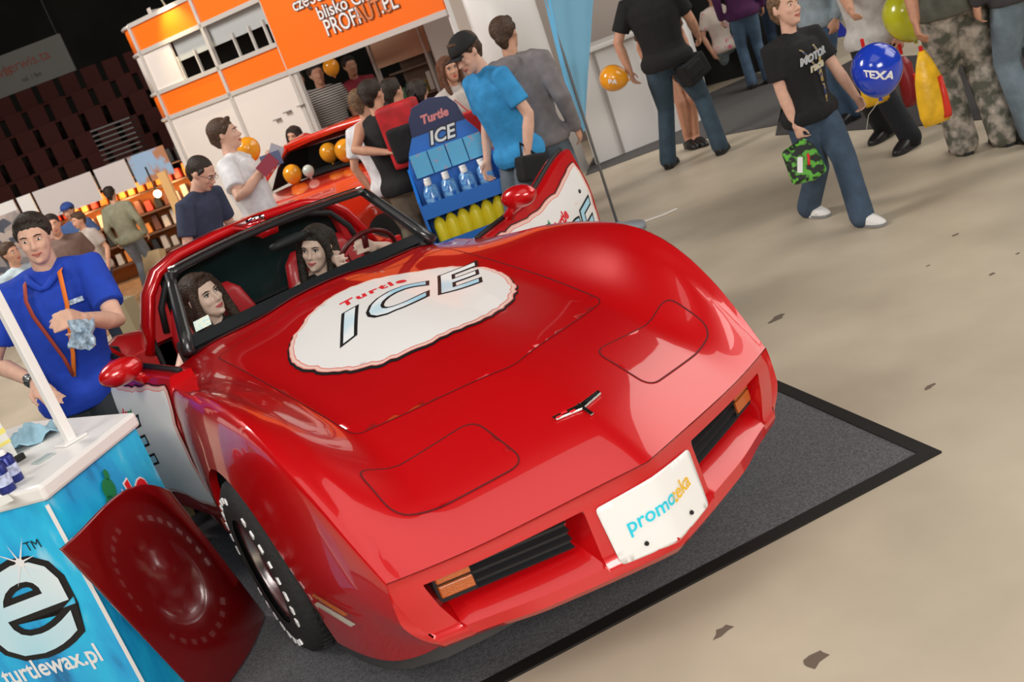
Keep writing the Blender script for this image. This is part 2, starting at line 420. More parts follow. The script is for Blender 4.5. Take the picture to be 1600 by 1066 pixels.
# hood decal: ragged white disc, pink edge, black shadow
DC=(.045,1.40)
base=[(DC[0]+.445*math.cos(a)*(1+.03*math.sin(3*a)),DC[1]+.455*math.sin(a)) for a in [2*math.pi*k/26 for k in range(26)]]
rg=ragged(base,3,.007,4)
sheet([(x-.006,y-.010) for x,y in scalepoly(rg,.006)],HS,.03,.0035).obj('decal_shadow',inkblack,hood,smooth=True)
dec=sheet(rg,HS,.03,.0045).obj('hood_decal',pinkedge,hood,smooth=True)
sheet(scalepoly(rg,-.004),HS,.03,.0052).obj('decal_rim',mat('pale pink print',(.88,.62,.55),.3,coat=.3),hood,smooth=True)
sheet(scalepoly(rg,-.017),HS,.03,.0060).obj('decal_line',pinkedge,hood,smooth=True)
sheet(scalepoly(rg,-.021),HS,.025,.0068).obj('decal_field',whitep,hood,smooth=True)
def logo(S,parent,size,sq=1.,lift=.001,outl=None,top=True,n0='logo'):
    """pale blue slanted ICE lettering with black outline, red script word above"""
    o_=outl or size*.055
    text_mb('ICE',size,S,lift,offset=o_,shear=.35,space=1.12,wx=sq).obj(n0+'_outline',inkblack,parent)
    text_mb('ICE',size,S,lift*1.8,offset=size*.005,shear=.35,space=1.12,wx=sq).obj(n0+'_letters',mat('ice gradient print',(.80,.88,.92),.3,col2=(.30,.66,.88),nscale=7/size*.3),parent)
def HSx(cx,cy,k=1): return lambda u,v,l: HS(cx+u,cy+v*k,l)
class _:pass
text_mb('ICE',.33,HSx(.06,1.455),.0078,offset=.016,shear=.45,space=1.15,wx=1.2).obj('logo_outline',inkblack,hood)
text_mb('ICE',.33,HSx(.06,1.455),.0088,offset=.004,shear=.45,space=1.15,wx=1.2).obj('logo_letters',mat('ice blue fade',(.86,.90,.92),.3,col2=(.35,.68,.86),nscale=5,detail=0),hood)
text_mb('Turtle',.085,HSx(.06,1.675),.0078,offset=.0035,shear=.2,space=1.25,wx=1.1).obj('logo_word',inkred,hood)
# flag emblem on the nose
e=MB()
for sg,l in((-1,.082),(1,.086)):
    e.add([HS(sg*.004,.225,.004),HS(sg*l,.252,.004),HS(sg*(l+.004),.268,.004),HS(sg*.004,.246,.004),HS(sg*.004,.225,.010),HS(sg*l,.252,.010),HS(sg*(l+.004),.268,.010),HS(sg*.004,.246,.010)],[(0,1,2,3),(4,5,6,7),(0,1,5,4),(1,2,6,5),(2,3,7,6),(3,0,4,7)])
e.add([HS(-.006,.19,.004),HS(.006,.19,.004),HS(.006,.25,.004),HS(-.006,.25,.004),HS(-.006,.19,.009),HS(.006,.19,.009),HS(.006,.25,.009),HS(-.006,.25,.009)],[(0,1,2,3),(4,5,6,7),(0,1,5,4),(1,2,6,5),(2,3,7,6),(3,0,4,7)])
eo=e.obj('flag_emblem',chrome,car,bevel=.001)
e=MB()
for i in range(3):
    for j in range(2):
        if (i+j)%2==0: x=-.022-.02*i; e.add([HS(x,.229+.007*i+.009*j,.0108),HS(x-.018,.234+.007*i+.009*j,.0108),HS(x-.018,.243+.007*i+.009*j,.0108),HS(x,.238+.007*i+.009*j,.0108)],[(0,1,2,3)])
e.obj('emblem_checks',inkred,eo,fix=False)
e=MB(); e.add([HS(.02,.234,.0108),HS(.078,.252,.0108),HS(.079,.262,.0108),HS(.02,.243,.0108)],[(0,1,2,3)]); e.obj('emblem_enamel',inkblack,eo,fix=False)
# licence plate
PS=lambda u,z,l: Vector((u,ylip(u)-.013+ (z-.33)*.12-l,z))
pp=roundpoly([(-.174,.500),(0,.516),(.174,.500),(.166,.322),(0,.314),(-.166,.322)],.014,4,8)
pl=sheet(pp,PS,.02,.009).obj('licence_plate',whitep,car,smooth=True)
pl.modifiers.new('th','SOLIDIFY').thickness=.003
PT=lambda cx,cz:(lambda u,v,l: PS(cx+u,cz+v+.10*u,l+.007))
text_mb('promo',.060,PT(-.035,.425),.0065,offset=.0008,wx=1.0).obj('plate_word',mat('cyan print',(.02,.62,.80),.4),pl)
text_mb('teka',.060,PT(.082,.432),.0065,offset=.0008,wx=.85).obj('plate_word',mat('yellow print',(.85,.50,.02),.4),pl)
for x in(-.085,.085): MB().lathe([(0,.006),(.006,.005),(.007,.0)],PS(x,.352,.011),'y',12,Matrix.Rotation(math.pi,3,'Z')).obj('screw',black,pl)
# wheels
def wheel(x,y,sg):
    W=MB(); c=(x,y,.335)
    prof=[(.20,-.11),(.245,-.115),(.30,-.105),(.327,-.085),(.335,-.06),(.335,.06),(.327,.085),(.30,.105),(.245,.115),(.20,.11)]
    W.lathe(prof,c,'x',48); t=W.obj('tyre',mat('tyre rubber',(.018,.018,.018),.75,bump=.3,bscale=50),car,smooth=True)
    g=MB()
    for k in range(60):
        a=2*math.pi*k/60
        for off in(-.045,0,.045): g.box(Vector(c)+Vector((off,math.cos(a)*.336,math.sin(a)*.336)),(.034,.018,.006),Matrix.Rotation(a-math.pi/2,3,'X'))
    g.obj('tyre_tread',black,t)
    r=MB(); q=sg
    r.lathe([(.215,q*-.10),(.222,q*.09),(.212,q*.104),(.195,q*.085),(.185,q*.03),(.12,q*.045),(.065,q*.075),(.055,q*.085),(0,q*.088)],c,'x',48)
    ro=r.obj('rim',alu,t,smooth=True)
    s=MB()
    for k in range(8):
        a=2*math.pi*k/8; s.box(Vector(c)+Vector((q*.05,math.cos(a)*.145,math.sin(a)*.145)),(.02,.035,.05),Matrix.Rotation(a-math.pi/2,3,'X'))
    s.obj('rim_slot',black,t)
    s=MB()
    for k in range(30):
        if k%10 in(8,9): continue
        a=2*math.pi*k/30; s.box(Vector(c)+Vector((q*.112,math.cos(a)*.275,math.sin(a)*.275)),(.006,.024 if k%3 else .03,.022),Matrix.Rotation(a-math.pi/2,3,'X'))
    s.obj('sidewall_lettering',inkwhite,t)
for x,y in((-.755,1.2),(.755,1.2),(-.755,3.5),(.755,3.5)): wheel(x,y,-1 if x<0 else 1)
# windshield
def WS(s,v,l=0):
    a=Vector((.605*s,2.115+.07*s*s,.972-.022*s*s)); b=Vector((.497*s,2.50-.032*s*s,1.252-.02*s*s))
    p=a.lerp(b,v); return p+Vector((0,-.6,.8))*l
SS=[-1+2*i/24 for i in range(25)]
def wsheet(v0,v1,l,m,name,s0=-1,s1=1,parent=None,nv=6):
    mb=MB(); mb.loft([[WS(s0+(s1-s0)*i/24,v0+(v1-v0)*j/nv,l) for i in range(25)] for j in range(nv+1)],cap=False,close=False); return mb.obj(name,m,parent or car,smooth=True)
wo=wsheet(0,1,0,glass,'windshield')
wsheet(-.01,.13,.002,mat('black ceramic band',(.012,.014,.016),.35),'glass_band',parent=wo,nv=2)
stk=MB(); stk.loft([[WS(s,v,.004) for s in(-.92,-.86,-.80)] for v in(.15,.21,.28)],cap=False,close=False); stko=stk.obj('windshield_sticker',mat('pale sticker',(.55,.78,.80),.5,col2=(.85,.88,.7),nscale=60),wo)
mb=MB()
mb.tube([WS(s,1.0,.004) for s in SS],.022,10,flat=.7); 
for s in(-1,1): mb.tube([WS(s*1.0,v,0) for v in(-.06,.2,.5,.8,1.0)],[.03,.028,.026,.024,.024],10)
mb.obj('windshield_frame',mat('dark frame',(.015,.015,.016),.35,coat=.5),wo,smooth=True)
MB().tube([WS(s,1.03,.022) for s in SS],.0065,8).obj('header_trim',chrome,wo,smooth=True)
MB().tube([WS(.12+.0*s,.80+.0,-.08)+Vector((.095*s,0,.028)) for s in(-1,-.5,0,.5,1)],[.014,.024,.026,.024,.014],10,flat=1).obj('rearview_mirror',black,car,smooth=True)
# cowl grille at the base of the glass
mb=MB(); mb.loft([[Vector((s*.60,2.09+.06*s*s+d,H(s*.6,2.09)+h)) for d,h in((0,.006),(.05,.004))] for s in SS],cap=False,close=False); mb.obj('wiper_cowl',seam_m,car,smooth=True)
# dashboard, firewall, floor, sills
mb=MB(); mb.loft([[Vector((s*.60,2.18+.03*s*s,.90)),Vector((s*.60,2.20+.04*s*s,.955)),Vector((s*.61,2.36,.965)),Vector((s*.61,2.43,.93)),Vector((s*.61,2.42,.70)),Vector((s*.60,2.2,.68))] for s in SS]); mb.obj('dashboard',mat('dash vinyl',(.015,.016,.018),.5),car,smooth=True)
mb=MB(); mb.box((0,2.6,.17),(1.42,.95,.08)); mb.box((0,2.13,.5),(1.4,.06,.62)); mb.box((0,2.65,.40),(.2,.8,.36)); mb.obj('cabin_tub',black,car)
for sg in(-1,1):
    mb=MB(); mb.box((sg*.735,2.55,.27),(.12,.92,.2)); mb.obj('sill',paint,car,bevel=.02)
    mb=MB(); mb.box((sg*.70,2.08,.56),(.14,.1,.62)); mb.obj('hinge_pillar',red_trim,car,bevel=.01)
# steering wheel
Rw=Matrix.Rotation(math.radians(-62),3,'X'); cw=Vector((.40,2.50,.915)); mb=MB()
mb.tube([cw+Rw@Vector((.165*math.cos(a),.165*math.sin(a),0)) for a in [2*math.pi*k/32 for k in range(33)]],.013,8)
for a in(math.pi/6,5*math.pi/6,-math.pi/2): mb.box(cw+Rw@Vector((.09*math.cos(a),.09*math.sin(a),-.005)),(.17,.03,.006),Rw@Matrix.Rotation(a,3,'Z'))
mb.ell(cw,(.045,.045,.03)); mb.obj('steering_wheel',mat('dark red leather',(.10,.008,.008),.35),car,smooth=True)
# seats
for cx in(-.31,.33):
    mb=MB()
    rings=[]
    for z,hw,y,dp in((.42,.22,2.78,.10),(.55,.235,2.81,.12),(.72,.235,2.85,.12),(.88,.22,2.885,.11),(.985,.19,2.91,.09),(1.035,.14,2.925,.06)):
        rings.append([Vector((cx+hw*math.cos(a)*(1 if abs(math.cos(a))<.9 else 1.02),y+dp*(.5+.5*math.sin(a))*(1-.35*math.cos(a)**2 if math.sin(a)<0 else 1),z)) for a in [2*math.pi*k/20 for k in range(20)]])
    mb.loft(rings); mb.loft([[Vector((cx+w_*sx,y,z)) for sx,z in((-1,.34),(-1.02,.44),(-.8,.47),(-.6,.44),(.6,.44),(.8,.47),(1.02,.44),(1,.34))] for y,w_ in((2.38,.2),(2.45,.22),(2.7,.23),(2.9,.22))])
    so=mb.obj('seat',mat('red leather',(.50,.012,.018),.38,coat=.2),car,smooth=True)
    mb=MB()
    for k in(-2,-1,0,1,2): mb.tube([(cx+k*.06,2.792-.0,.5),(cx+k*.06,2.815,.7),(cx+k*.055,2.86,.92)],.006,6)
    mb.obj('seat_piping',mat('dark red piping',(.15,.003,.006),.5),so,smooth=True)
# targa hoop, spine, rear clip
hp=[(-.655,.86),(-.60,.99),(-.54,1.12),(-.46,1.205),(-.34,1.245),(-.12,1.26),(.12,1.26),(.34,1.245),(.46,1.205),(.54,1.12),(.60,.99),(.655,.86)]
mb=MB(); rr=[]
for i,(x,z) in enumerate(hp):
    a=Vector(hp[max(0,i-1)]);b=Vector(hp[min(len(hp)-1,i+1)]);t=(b-a).normalized();n_=Vector((-t.y,t.x))
    rr.append([Vector((x+n_.x*o,y,z+n_.y*o)) for y,o in((2.90,-.012),(2.895,.012),(2.93,.024),(3.05,.022),(3.12,.005),(3.12,-.02),(2.93,-.028))])
mb.loft(rr); hoop=mb.obj('targa_hoop',paint,car,smooth=True)
mb=MB()
for sg in(-1,1): mb.tube([(sg*.545,2.905,.93),(sg*.52,2.90,1.05),(sg*.45,2.90,1.15),(sg*.33,2.90,1.195),(sg*.08,2.90,1.21)],.016,8)
mb.obj('weather_seal',black,hoop,smooth=True)
for sg in(-1,1): mb=MB(); mb.add([(sg*.50,2.93,.90),(sg*.64,2.93,.90),(sg*.56,2.93,1.10),(sg*.47,2.93,1.17),(sg*.50,3.0,.90),(sg*.64,3.0,.90),(sg*.56,3.0,1.10),(sg*.47,3.0,1.17)],[(0,1,2,3),(4,5,6,7),(0,1,5,4),(1,2,6,5),(2,3,7,6),(3,0,4,7)]); mb.obj('pillar_trim',red_trim,hoop)
mb=MB(); mb.loft([[Vector((x,y,z+dz)) for x,dz in((-.05,.0),(-.04,.018),(.04,.018),(.05,0),(.04,-.03),(-.04,-.03))] for y,z in((2.49,1.245),(2.7,1.262),(2.92,1.265))]); mb.obj('roof_spine',paint,car,smooth=True)
mb=MB(); mb.tube([(-.02,2.72,1.285),(.02,2.70,1.292),(.06,2.68,1.285)],.012,8); mb.obj('roof_catch',chrome,car,smooth=True)
mb=MB(); mb.add([(-.60,3.02,.86),(.60,3.02,.86),(.44,3.04,1.22),(-.44,3.04,1.22)],[(0,1,2,3)]); mb.obj('rear_window',mat('dark teal glass',(.010,.022,.022),.15,spec=.6),car,fix=False)
mb=MB(); mb.box((0,3.0,.56),(1.36,.06,.64)); mb.obj('rear_bulkhead',mat('black carpet',(.01,.011,.012),.9),car)
mb=MB(); rr=[]
def rprof(y):
    t=(y-2.97)/1.3; zc_=.90+.05*math.sin(min(1,t*1.6)*math.pi)-.10*t*t; xm=.80+.07*math.sin(min(1,t*1.3)*math.pi*.9)-.06*t*t; d=abs(y-3.5)
    zb=.2 if d>ARC_R else ARC_Z+math.sqrt(ARC_R**2-d*d)
    half=[(.15,zc_-.03),(.42,zc_-.035),(.58,zc_-.02),(.70,zc_),(.76,zc_-.03),(xm-.01,zc_-.14),(xm,max(.52,zb)),(xm,max(.4,zb)),(xm-.03,zb)]
    return [Vector((-x,y,z)) for x,z in half[::-1]]+[Vector((0,y,zc_-.03))]+[Vector((x,y,z)) for x,z in half]
yr=sorted([2.97,3.0,3.05,3.1,3.95,4.05,4.15,4.27]+[3.5+ARC_R*math.cos(math.pi*k/20) for k in range(21)])
mb.loft([rprof(y) for y in yr],cap=True,close=False); smoothang(mb.obj('rear_body',paint,car),40)
for sg in(-1,1): mb=MB(); mb.box((sg*.705,2.955,.60),(.17,.03,.58)); mb.obj('door_jamb',mat('bright red enamel',(.62,.012,.014),.4,coat=.3),car,bevel=.004)
for sg in(-1,1): mb=MB(); mb.tube([(sg*.615,2.93,.92),(sg*.62,2.93,.6),(sg*.64,2.93,.36)],.014,8); mb.obj('jamb_seal',black,car,smooth=True)
# doors: u from the hinge, z up, o outwards
def build_door(sg,ang,rx):
    hinge=Vector((sg*.765,1.93,0)); L=1.06
    a=math.radians(ang); uv=Vector((sg*math.sin(a),math.cos(a),0)); ov=Vector((sg*math.cos(a),-math.sin(a),0))
    ztop=lambda u:(.925 if sg<0 else .885)+.02*u+.105*sstep((u/L-.45)/.55)
    def skin(u,z): # outward offset of the outer skin
        q=(z-.26)/(ztop(u)-.26); return .045*math.sin(min(1,q*1.02)*math.pi*.78)**.7*(1) -.035*max(0,q-.7)/.3
    P=lambda u,z,o: hinge+uv*u+ov*o+Vector((0,0,z))
    S=lambda u,z,l: P(u,z,skin(u,z)+l)
    us=[L*i/20 for i in range(21)]; mb=MB(); rows=[]
    for u in us:
        r=[P(u,.26+(ztop(u)-.26)*k/14,skin(u,.26+(ztop(u)-.26)*k/14)) for k in range(15)]
        r+=[P(u,ztop(u)+.008,-.02),P(u,ztop(u)-.0,-.10),P(u,.6,-.12),P(u,.27,-.10)]
        rows.append(r)
    mb.loft(rows); d=mb.obj('door',paint,car); smoothang(d,45)
    lo,hi=(.02,1.04)
    poly=[(lo+.02,.36),(.2,.34),(.4,.36),(.6,.345),(.8,.36),(hi-.03,.35),(hi,.45),(hi-.01,.6),(hi,.8),(hi-.02,.945),(.9,.925),(.75,.88),(.6,.86),(.45,.85),(.3,.86),(.15,.865),(lo+.01,.855),(lo,.7),(lo+.01,.55)]
    poly=[(a_,b_+(.028 if sg<0 and b_>.8 else 0)) for a_,b_ in poly]
    rg=ragged(poly,11+sg,.006,4)
    ix=lambda m,n,q,l: sheet(q,S,.05,l).obj(n,m,d,smooth=True)
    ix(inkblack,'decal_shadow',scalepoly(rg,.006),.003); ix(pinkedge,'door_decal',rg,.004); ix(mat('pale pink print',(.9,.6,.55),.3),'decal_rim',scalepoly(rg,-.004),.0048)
    ix(pinkedge,'decal_line',scalepoly(rg,-.016),.0056); ix(whitep,'decal_field',scalepoly(rg,-.020),.0064)
    tilt=math.radians(14); ct,st=math.cos(tilt),math.sin(tilt)
    def T(cu,cz): return lambda x,y,l: S(cu+sg*(x*ct-y*st),cz+(x*st+y*ct),l)
    text_mb('ICE',.30,T(.70,.56),.0075,offset=.013,shear=.35,wx=1.15).obj('logo_outline',inkblack,d)
    text_mb('ICE',.30,T(.70,.56),.0085,offset=.002,shear=.35,wx=1.15).obj('logo_letters',lblue,d)
    text_mb('Turtle',.075,T(.62,.735),.0075,offset=.003,shear=.2).obj('logo_word',inkred,d)
    text_mb('~',.09,T(.50,.765),.0075,offset=.006).obj('logo_turtle',inkgreen,d)
    mb=MB(); mb.tube([P(u,ztop(u)+.012,-.055) for u in us],.013,8); mb.obj('window_seal',black,d,smooth=True)
    mc=P(.27,.985,.07); m=MB(); Rm=Matrix((uv,ov,Vector((0,0,1)))).transposed()
    m.ell(mc,(.06,.095,.055),Rm); m.tube([P(.27,.90,-.02),P(.27,.94,.02),mc],[.03,.022,.03],10); m.obj('door_mirror',paint,d,smooth=True)
    m=MB(); m.ell(mc+uv*.03,(.04,.08,.043),Rm); m.obj('mirror_glass',chrome,d,smooth=True)
    m=MB(); m.lathe([(0,.008),(.016,.006),(.018,0)],S(.93,.80,0),'y',16,Rm@Matrix.Rotation(0,3,'X')); m.obj('door_lock',black,d,smooth=True)
    m=MB(); m.box(P(.86,ztop(.86)-.05,-.125),(.12,.012,.05),Rm); m.obj('door_handle',black,d)
    return d
build_door(-1,11,0); build_door(1,60,0)
# ---------------------------------------------------------------- floor, mat, hall
fm=mat('scuffed concrete',(.60,.52,.40),.42,col2=(.43,.365,.275),nscale=1.3,detail=12,bump=.03,bscale=30,thr=(.3,.7))
fo=MB().add([(-16,-9,0),(26,-9,0),(26,34,0),(-16,34,0)],[(0,1,2,3)]).obj('floor',fm,fix=False); struct(fo)
hallm=mat('dark hall wall',(.018,.018,.014),.9,noise=.3,nscale=.6)
for n,q in (('wall_back',[(-16,34,0),(26,34,0),(26,34,13),(-16,34,13)]),('wall_left',[(-16,-9,0),(-16,34,0),(-16,34,13),(-16,-9,13)]),('wall_right',[(26,-9,0),(26,34,0),(26,34,13),(26,-9,13)]),('wall_front',[(-16,-9,0),(26,-9,0),(26,-9,13),(-16,-9,13)]),('ceiling',[(-16,-9,13),(26,-9,13),(26,34,13),(-16,34,13)])):
    struct(MB().add(q,[(0,1,2,3)]).obj(n,hallm,fix=False))
A=Vector((1.09,-.02));B=Vector((1.34,.96));E1=(B-A).normalized();C=Vector((-.47,.34));E2=(C-A).normalized()
mt=thing('show_mat','grey carpet mat with black rubber edging under the red sports car','mat',(0,0,0))
def mp(a,b): p=A+E2*a+E1*b; return (p.x,p.y)
W_,L_=2.9,4.9; e=.055
g=MB(); g.prism([mp(e,e),mp(W_-e,e),mp(W_-e,L_-e),mp(e,L_-e)],.004); g.obj('carpet_pile',mat('grey carpet',(.115,.115,.125),.95,noise=.35,nscale=150,bump=.3,bscale=220),mt)
g=MB()
for q in ([mp(0,0),mp(W_,0),mp(W_-e,e),mp(e,e)],[mp(W_,0),mp(W_,L_),mp(W_-e,L_-e),mp(W_-e,e)],[mp(W_,L_),mp(0,L_),mp(e,L_-e),mp(W_-e,L_-e)],[mp(0,L_),mp(0,0),mp(e,e),mp(e,L_-e)]): g.prism(q,.008)
g.obj('rubber_edge',mat('edge rubber',(.013,.011,.010),.55),mt)
# dark scuffs on the concrete
for k,(px,py,s) in enumerate([(1452,604,.035),(1550,428,.03),(1492,367,.03),(1130,985,.05),(1450,415,.018),(1215,497,.07),(1590,396,.02),(1270,1032,.07)]):
    p=fl(px,py,.0015); r=random.Random(k); pts=[(p.x+s*math.cos(a)*r.uniform(.35,1),p.y+s*.5*math.sin(a)*r.uniform(.4,1)) for a in [2*math.pi*i/9 for i in range(9)]]
    o=MB().prism(pts,.0008,z0=.0004).obj('floor_scuff',mat('grime',(.16,.12,.09),.8)); tag(o,'small dark scuff mark on the pale concrete floor','stain','scuffs on the concrete')
# grey carpet runner round the white counter
def poly_floor(name,pts,h,m,label,cat):
    o=MB().prism([(p.x,p.y) for p in pts],h).obj(name,m); return tag(o,label,cat)
gc=mat('dark grey runner',(.085,.08,.078),.95,noise=.2,nscale=90)
poly_floor('carpet_runner',[fl(915,275),fl(1040,229),fl(1215,196),fl(1240,150),fl(1290,118),fl(1180,115),fl(1100,150),fl(930,240)],.006,gc,'dark grey carpet strip along the foot of the white counter','carpet')
poly_floor('dark_carpet',[fl(1212,212),fl(1440,197),fl(1700,170),fl(1650,70),fl(1330,95),fl(1225,150)],.006,mat('charcoal carpet',(.04,.035,.035),.95,noise=.2,nscale=90),'charcoal carpet behind the boy and the camouflage trousers','carpet')
poly_floor('blue_carpet',[fl(1085,108),fl(1225,75),fl(1330,55),fl(1300,20),fl(1080,60)],.006,mat('blue carpet',(.01,.02,.35),.9),'bright blue carpet far back behind the children','carpet')
# the dark grandstand: rows of folding seats, hand rail grille, banner
sm=mat('maroon plush',(.075,.014,.010),.8); sw=mat('tan plywood',(.13,.075,.03),.6)  # darkness of the unlit stand is put into these colours
def seat(p,rz,first=[None]):
    if first[0] is None:
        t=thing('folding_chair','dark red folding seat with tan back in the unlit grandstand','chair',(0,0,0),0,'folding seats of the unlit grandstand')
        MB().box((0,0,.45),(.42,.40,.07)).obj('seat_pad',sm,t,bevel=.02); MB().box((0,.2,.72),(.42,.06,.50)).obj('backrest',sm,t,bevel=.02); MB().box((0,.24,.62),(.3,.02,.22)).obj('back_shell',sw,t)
        MB().box((0,.12,.215),(.06,.1,.41)).obj('pedestal',black,t); first[0]=t; t.location=p; t.rotation_euler=(0,0,rz); return t
    return dup(first[0],p,rz)
r0=at(60,235,22); ang=-.40
e_=Vector((math.cos(ang),math.sin(ang),0)); b_=Vector((-e_.y,e_.x,0)); base=Vector((r0.x,r0.y,0)); z0=r0.z-.9-.5*2
prof=[(-.42,0)]
for row in range(6): prof+=[(-.42+.75*row,z0+.5*row),(-.42+.75*(row+1),z0+.5*row)]
prof+=[(-.42+4.5,0)]
mb=MB(); mb.loft([[base+e_*x+b_*d+Vector((0,0,z)) for d,z in prof] for x in(-8,3.2)]); tag(mb.obj('grandstand',mat('unlit step tone',(.02,.012,.008),.9)),'unlit stepped grandstand carrying rows of dark red seats','grandstand')  # near-black steps, lack of light put into the colour
for row in range(6):
    for k in range(-9,6):
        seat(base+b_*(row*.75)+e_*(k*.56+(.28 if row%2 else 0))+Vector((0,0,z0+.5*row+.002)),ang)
lv=at(190,225,15.5)
t=thing('stacked_grille','dark stack of horizontal metal slats beside the white booth','grille',(lv.x,lv.y,0))
for k in range(10): MB().box((lv.x,lv.y,lv.z-.36+.075*k),(.62,.3,.022),Matrix.Rotation(-.46,3,'Z')).obj('slat',mat('dull steel',(.10,.10,.10),.4,.6),t)
MB().box((lv.x,lv.y,(lv.z-.38)/2),(.5,.25,lv.z-.38),Matrix.Rotation(-.46,3,'Z')).obj('stand_column',black,t)
# hanging dim banner
bp=at(35,108,17); Rb=Matrix.Rotation(-.46-.12,3,'Z'); ux=Rb@Vector((1,0,0))
t=thing('hanging_banner','dim grey hanging banner with faint red and black lettering, top left','banner',(bp.x,bp.y,0))
MB().box(bp,(1.7,.03,.62),Rb).obj('banner_cloth',mat('banner cloth',(.075,.075,.068),.8),t)
F=frameM(bp-Rb@Vector((0,.02,0)),ux,(0,0,1))
text_mb('wis',.26,lambda u,v,l:F(u-.33,v+.06,l)).obj('banner_lettering',mat('dull red',(.12,.03,.02),.8),t)
text_mb('serwis.ta',.24,lambda u,v,l:F(u+.12,v+.08,l)).obj('banner_lettering',mat('dull red',(.12,.03,.02),.8),t)
text_mb('tel. / fax',.11,lambda u,v,l:F(u+.1,v-.16,l)).obj('banner_small_print',black,t)
for s in(-.8,.8): MB().tube([bp+ux*s+Vector((0,0,.31)),bp+ux*s+Vector((0,0,6))],.008,6).obj('hanging_wire',black,t)
# ---------------------------------------------------------------- orange and white booth
orange=mat('orange panel',(.95,.17,.008),.5); wpan=mat('white booth panel',(.76,.69,.64),.5); alp=mat('booth profile',(.72,.68,.64),.35,.3)
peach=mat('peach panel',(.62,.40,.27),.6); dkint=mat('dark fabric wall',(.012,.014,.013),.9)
P0=at(204,43,12.4); P0.z=0; P1=at(697,5,10.0); P1.z=0
ZT,ZH=3.13,1.98
wd=(P1-P0); WL=wd.length; wu=wd.normalized(); wn=Vector((wu.y,-wu.x,0))  # wn towards the viewer
if wn.dot(Vector((CAM.x,CAM.y,0))-P0)<0: wn=-wn
def WU(px,py):   # distance along the wall where the line of sight meets its plane
    d=CX*((px-800)/FPX)+CY*((py-533)/FPX)+fw; t=(P0-CAM).dot(wn)/d.dot(wn); q=CAM+d*t; return (q-P0).dot(wu)
UL=[0,WU(304,10),WU(410,0)]; Rw_=Matrix((wu,wn,Vector((0,0,1)))).transposed()
booth=thing('exhibition_booth','white booth wall with two orange bands and an orange lettered header','booth',P0)
def pan(u0,u1,z0,z1,m,n='wall_panel',th=.03,off=0,par=None): 
    c=P0+wu*(u0+u1)/2+wn*off+Vector((0,0,(z0+z1)/2)); return MB().box(c,(u1-u0,th,z1-z0),Rw_).obj(n,m,par or booth)
def beam(u0,u1,z,n='rail',off=.012,s=.05): return pan(u0,u1,z-s/2,z+s/2,alp,n,.05,off)
def post(u,z0=0,z1=ZT,off=.012,s=.05): return pan(u-s/2,u+s/2,z0,z1,alp,'post',.05,off)
ZB=[ZT,2.80,2.30,ZH]
for a,b in((UL[0],UL[1]),(UL[1],UL[2])):
    pan(a,b,ZB[1],ZB[0],orange,'orange_panel'); pan(a,b,ZB[3],ZB[2],orange,'orange_panel'); pan(a,b,0,ZB[3],wpan)
# window row: white upright panel then open dark window with slats
pan(UL[0],UL[0]+.45*(UL[1]-UL[0]),ZB[2],ZB[1],wpan)
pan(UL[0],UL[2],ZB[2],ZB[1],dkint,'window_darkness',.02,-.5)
pan(UL[0]+.45*(UL[1]-UL[0]),UL[2],ZB[2]+.24,ZB[1],mat('grey blind',(.40,.42,.42),.6),'blind',.02,-.06)
for f in(.45,.72,1.35,1.62,1.85): u=UL[0]+f*(UL[1]-UL[0]) if f<1 else UL[1]+(f-1)*(UL[2]-UL[1]); pan(u-.012,u+.012,ZB[2],ZB[2]+.30,alp,'mullion',.03,-.03)
for u in UL: post(u)
for z in ZB: beam(UL[0],UL[2],z)
UD=WU(501,207)   # right edge of the white wall, left jamb of the doorway
pan(UL[2],UD,0,ZH,wpan); post(UD,0,ZH)
pan(UL[2],WL,ZH,ZT+.25,orange,'header_panel',.05,.02)
beam(UL[2],WL,ZH,s=.06,off=.03)
hd=bpy.data.objects['header_panel']
FH=frameM(P0+wn*.048,wu,(0,0,1))
def hu_(px,py):
    d=CX*((px-800)/FPX)+CY*((py-533)/FPX)+fw; t=(P0+wn*.048-CAM).dot(wn)/d.dot(wn); q=CAM+d*t; return (q-P0).dot(wu),q.z
for s,px,py,sz,m,wx in(('części Ci',458,10,.18,inkwhite,1.0),('blisko Ciebie',497,23,.19,inkwhite,1.0),('PROFI',509,46,.24,inkwhite,.82),('AUTO',556,27,.24,mat('pale orange print',(.70,.22,.08),.5),.78),('.PL',594,10,.24,inkwhite,.82)):
    u,z=hu_(px,py)
    text_mb(s,sz,lambda x,y,l,u=u,z=z:FH(u+x,z+y,l),.012,offset=.010,wx=wx,align='LEFT').obj('letter_outline',mat('brown outline',(.12,.07,.05),.5),hd)
    text_mb(s,sz,lambda x,y,l,u=u,z=z:FH(u+x,z+y,l),.016,offset=.002,wx=wx,align='LEFT').obj('lettering',m,hd)
# rounded left end of the booth
rr=[]
for z in(0,ZB[3],ZB[2],ZB[1],ZT): pass
cp=lambda a:P0-wu*.55*math.sin(a)-wn*.95*(1-math.cos(a))*.8
for z0,z1,m in((0,ZB[3],wpan),(ZB[3],ZB[2],orange),(ZB[2],ZB[1],wpan),(ZB[1],ZT,orange)):
    mb=MB(); mb.loft([[cp(a*math.pi/2/10)+Vector((0,0,z)) for a in range(11)] for z in(z0,z1)],cap=False,close=False); o=mb.obj('curved_panel',m,booth,smooth=True); o.modifiers.new('t','SOLIDIFY').thickness=.02
for z in ZB+[.03]: MB().tube([cp(a*math.pi/2/10)+wn*.012+Vector((0,0,z)) for a in range(11)],.022,6).obj('curved_rail',alp,booth,smooth=True)
MB().box(cp(math.pi/2)+Vector((0,0,ZT/2)),(.06,.06,ZT),Rw_).obj('end_post',alp,booth)
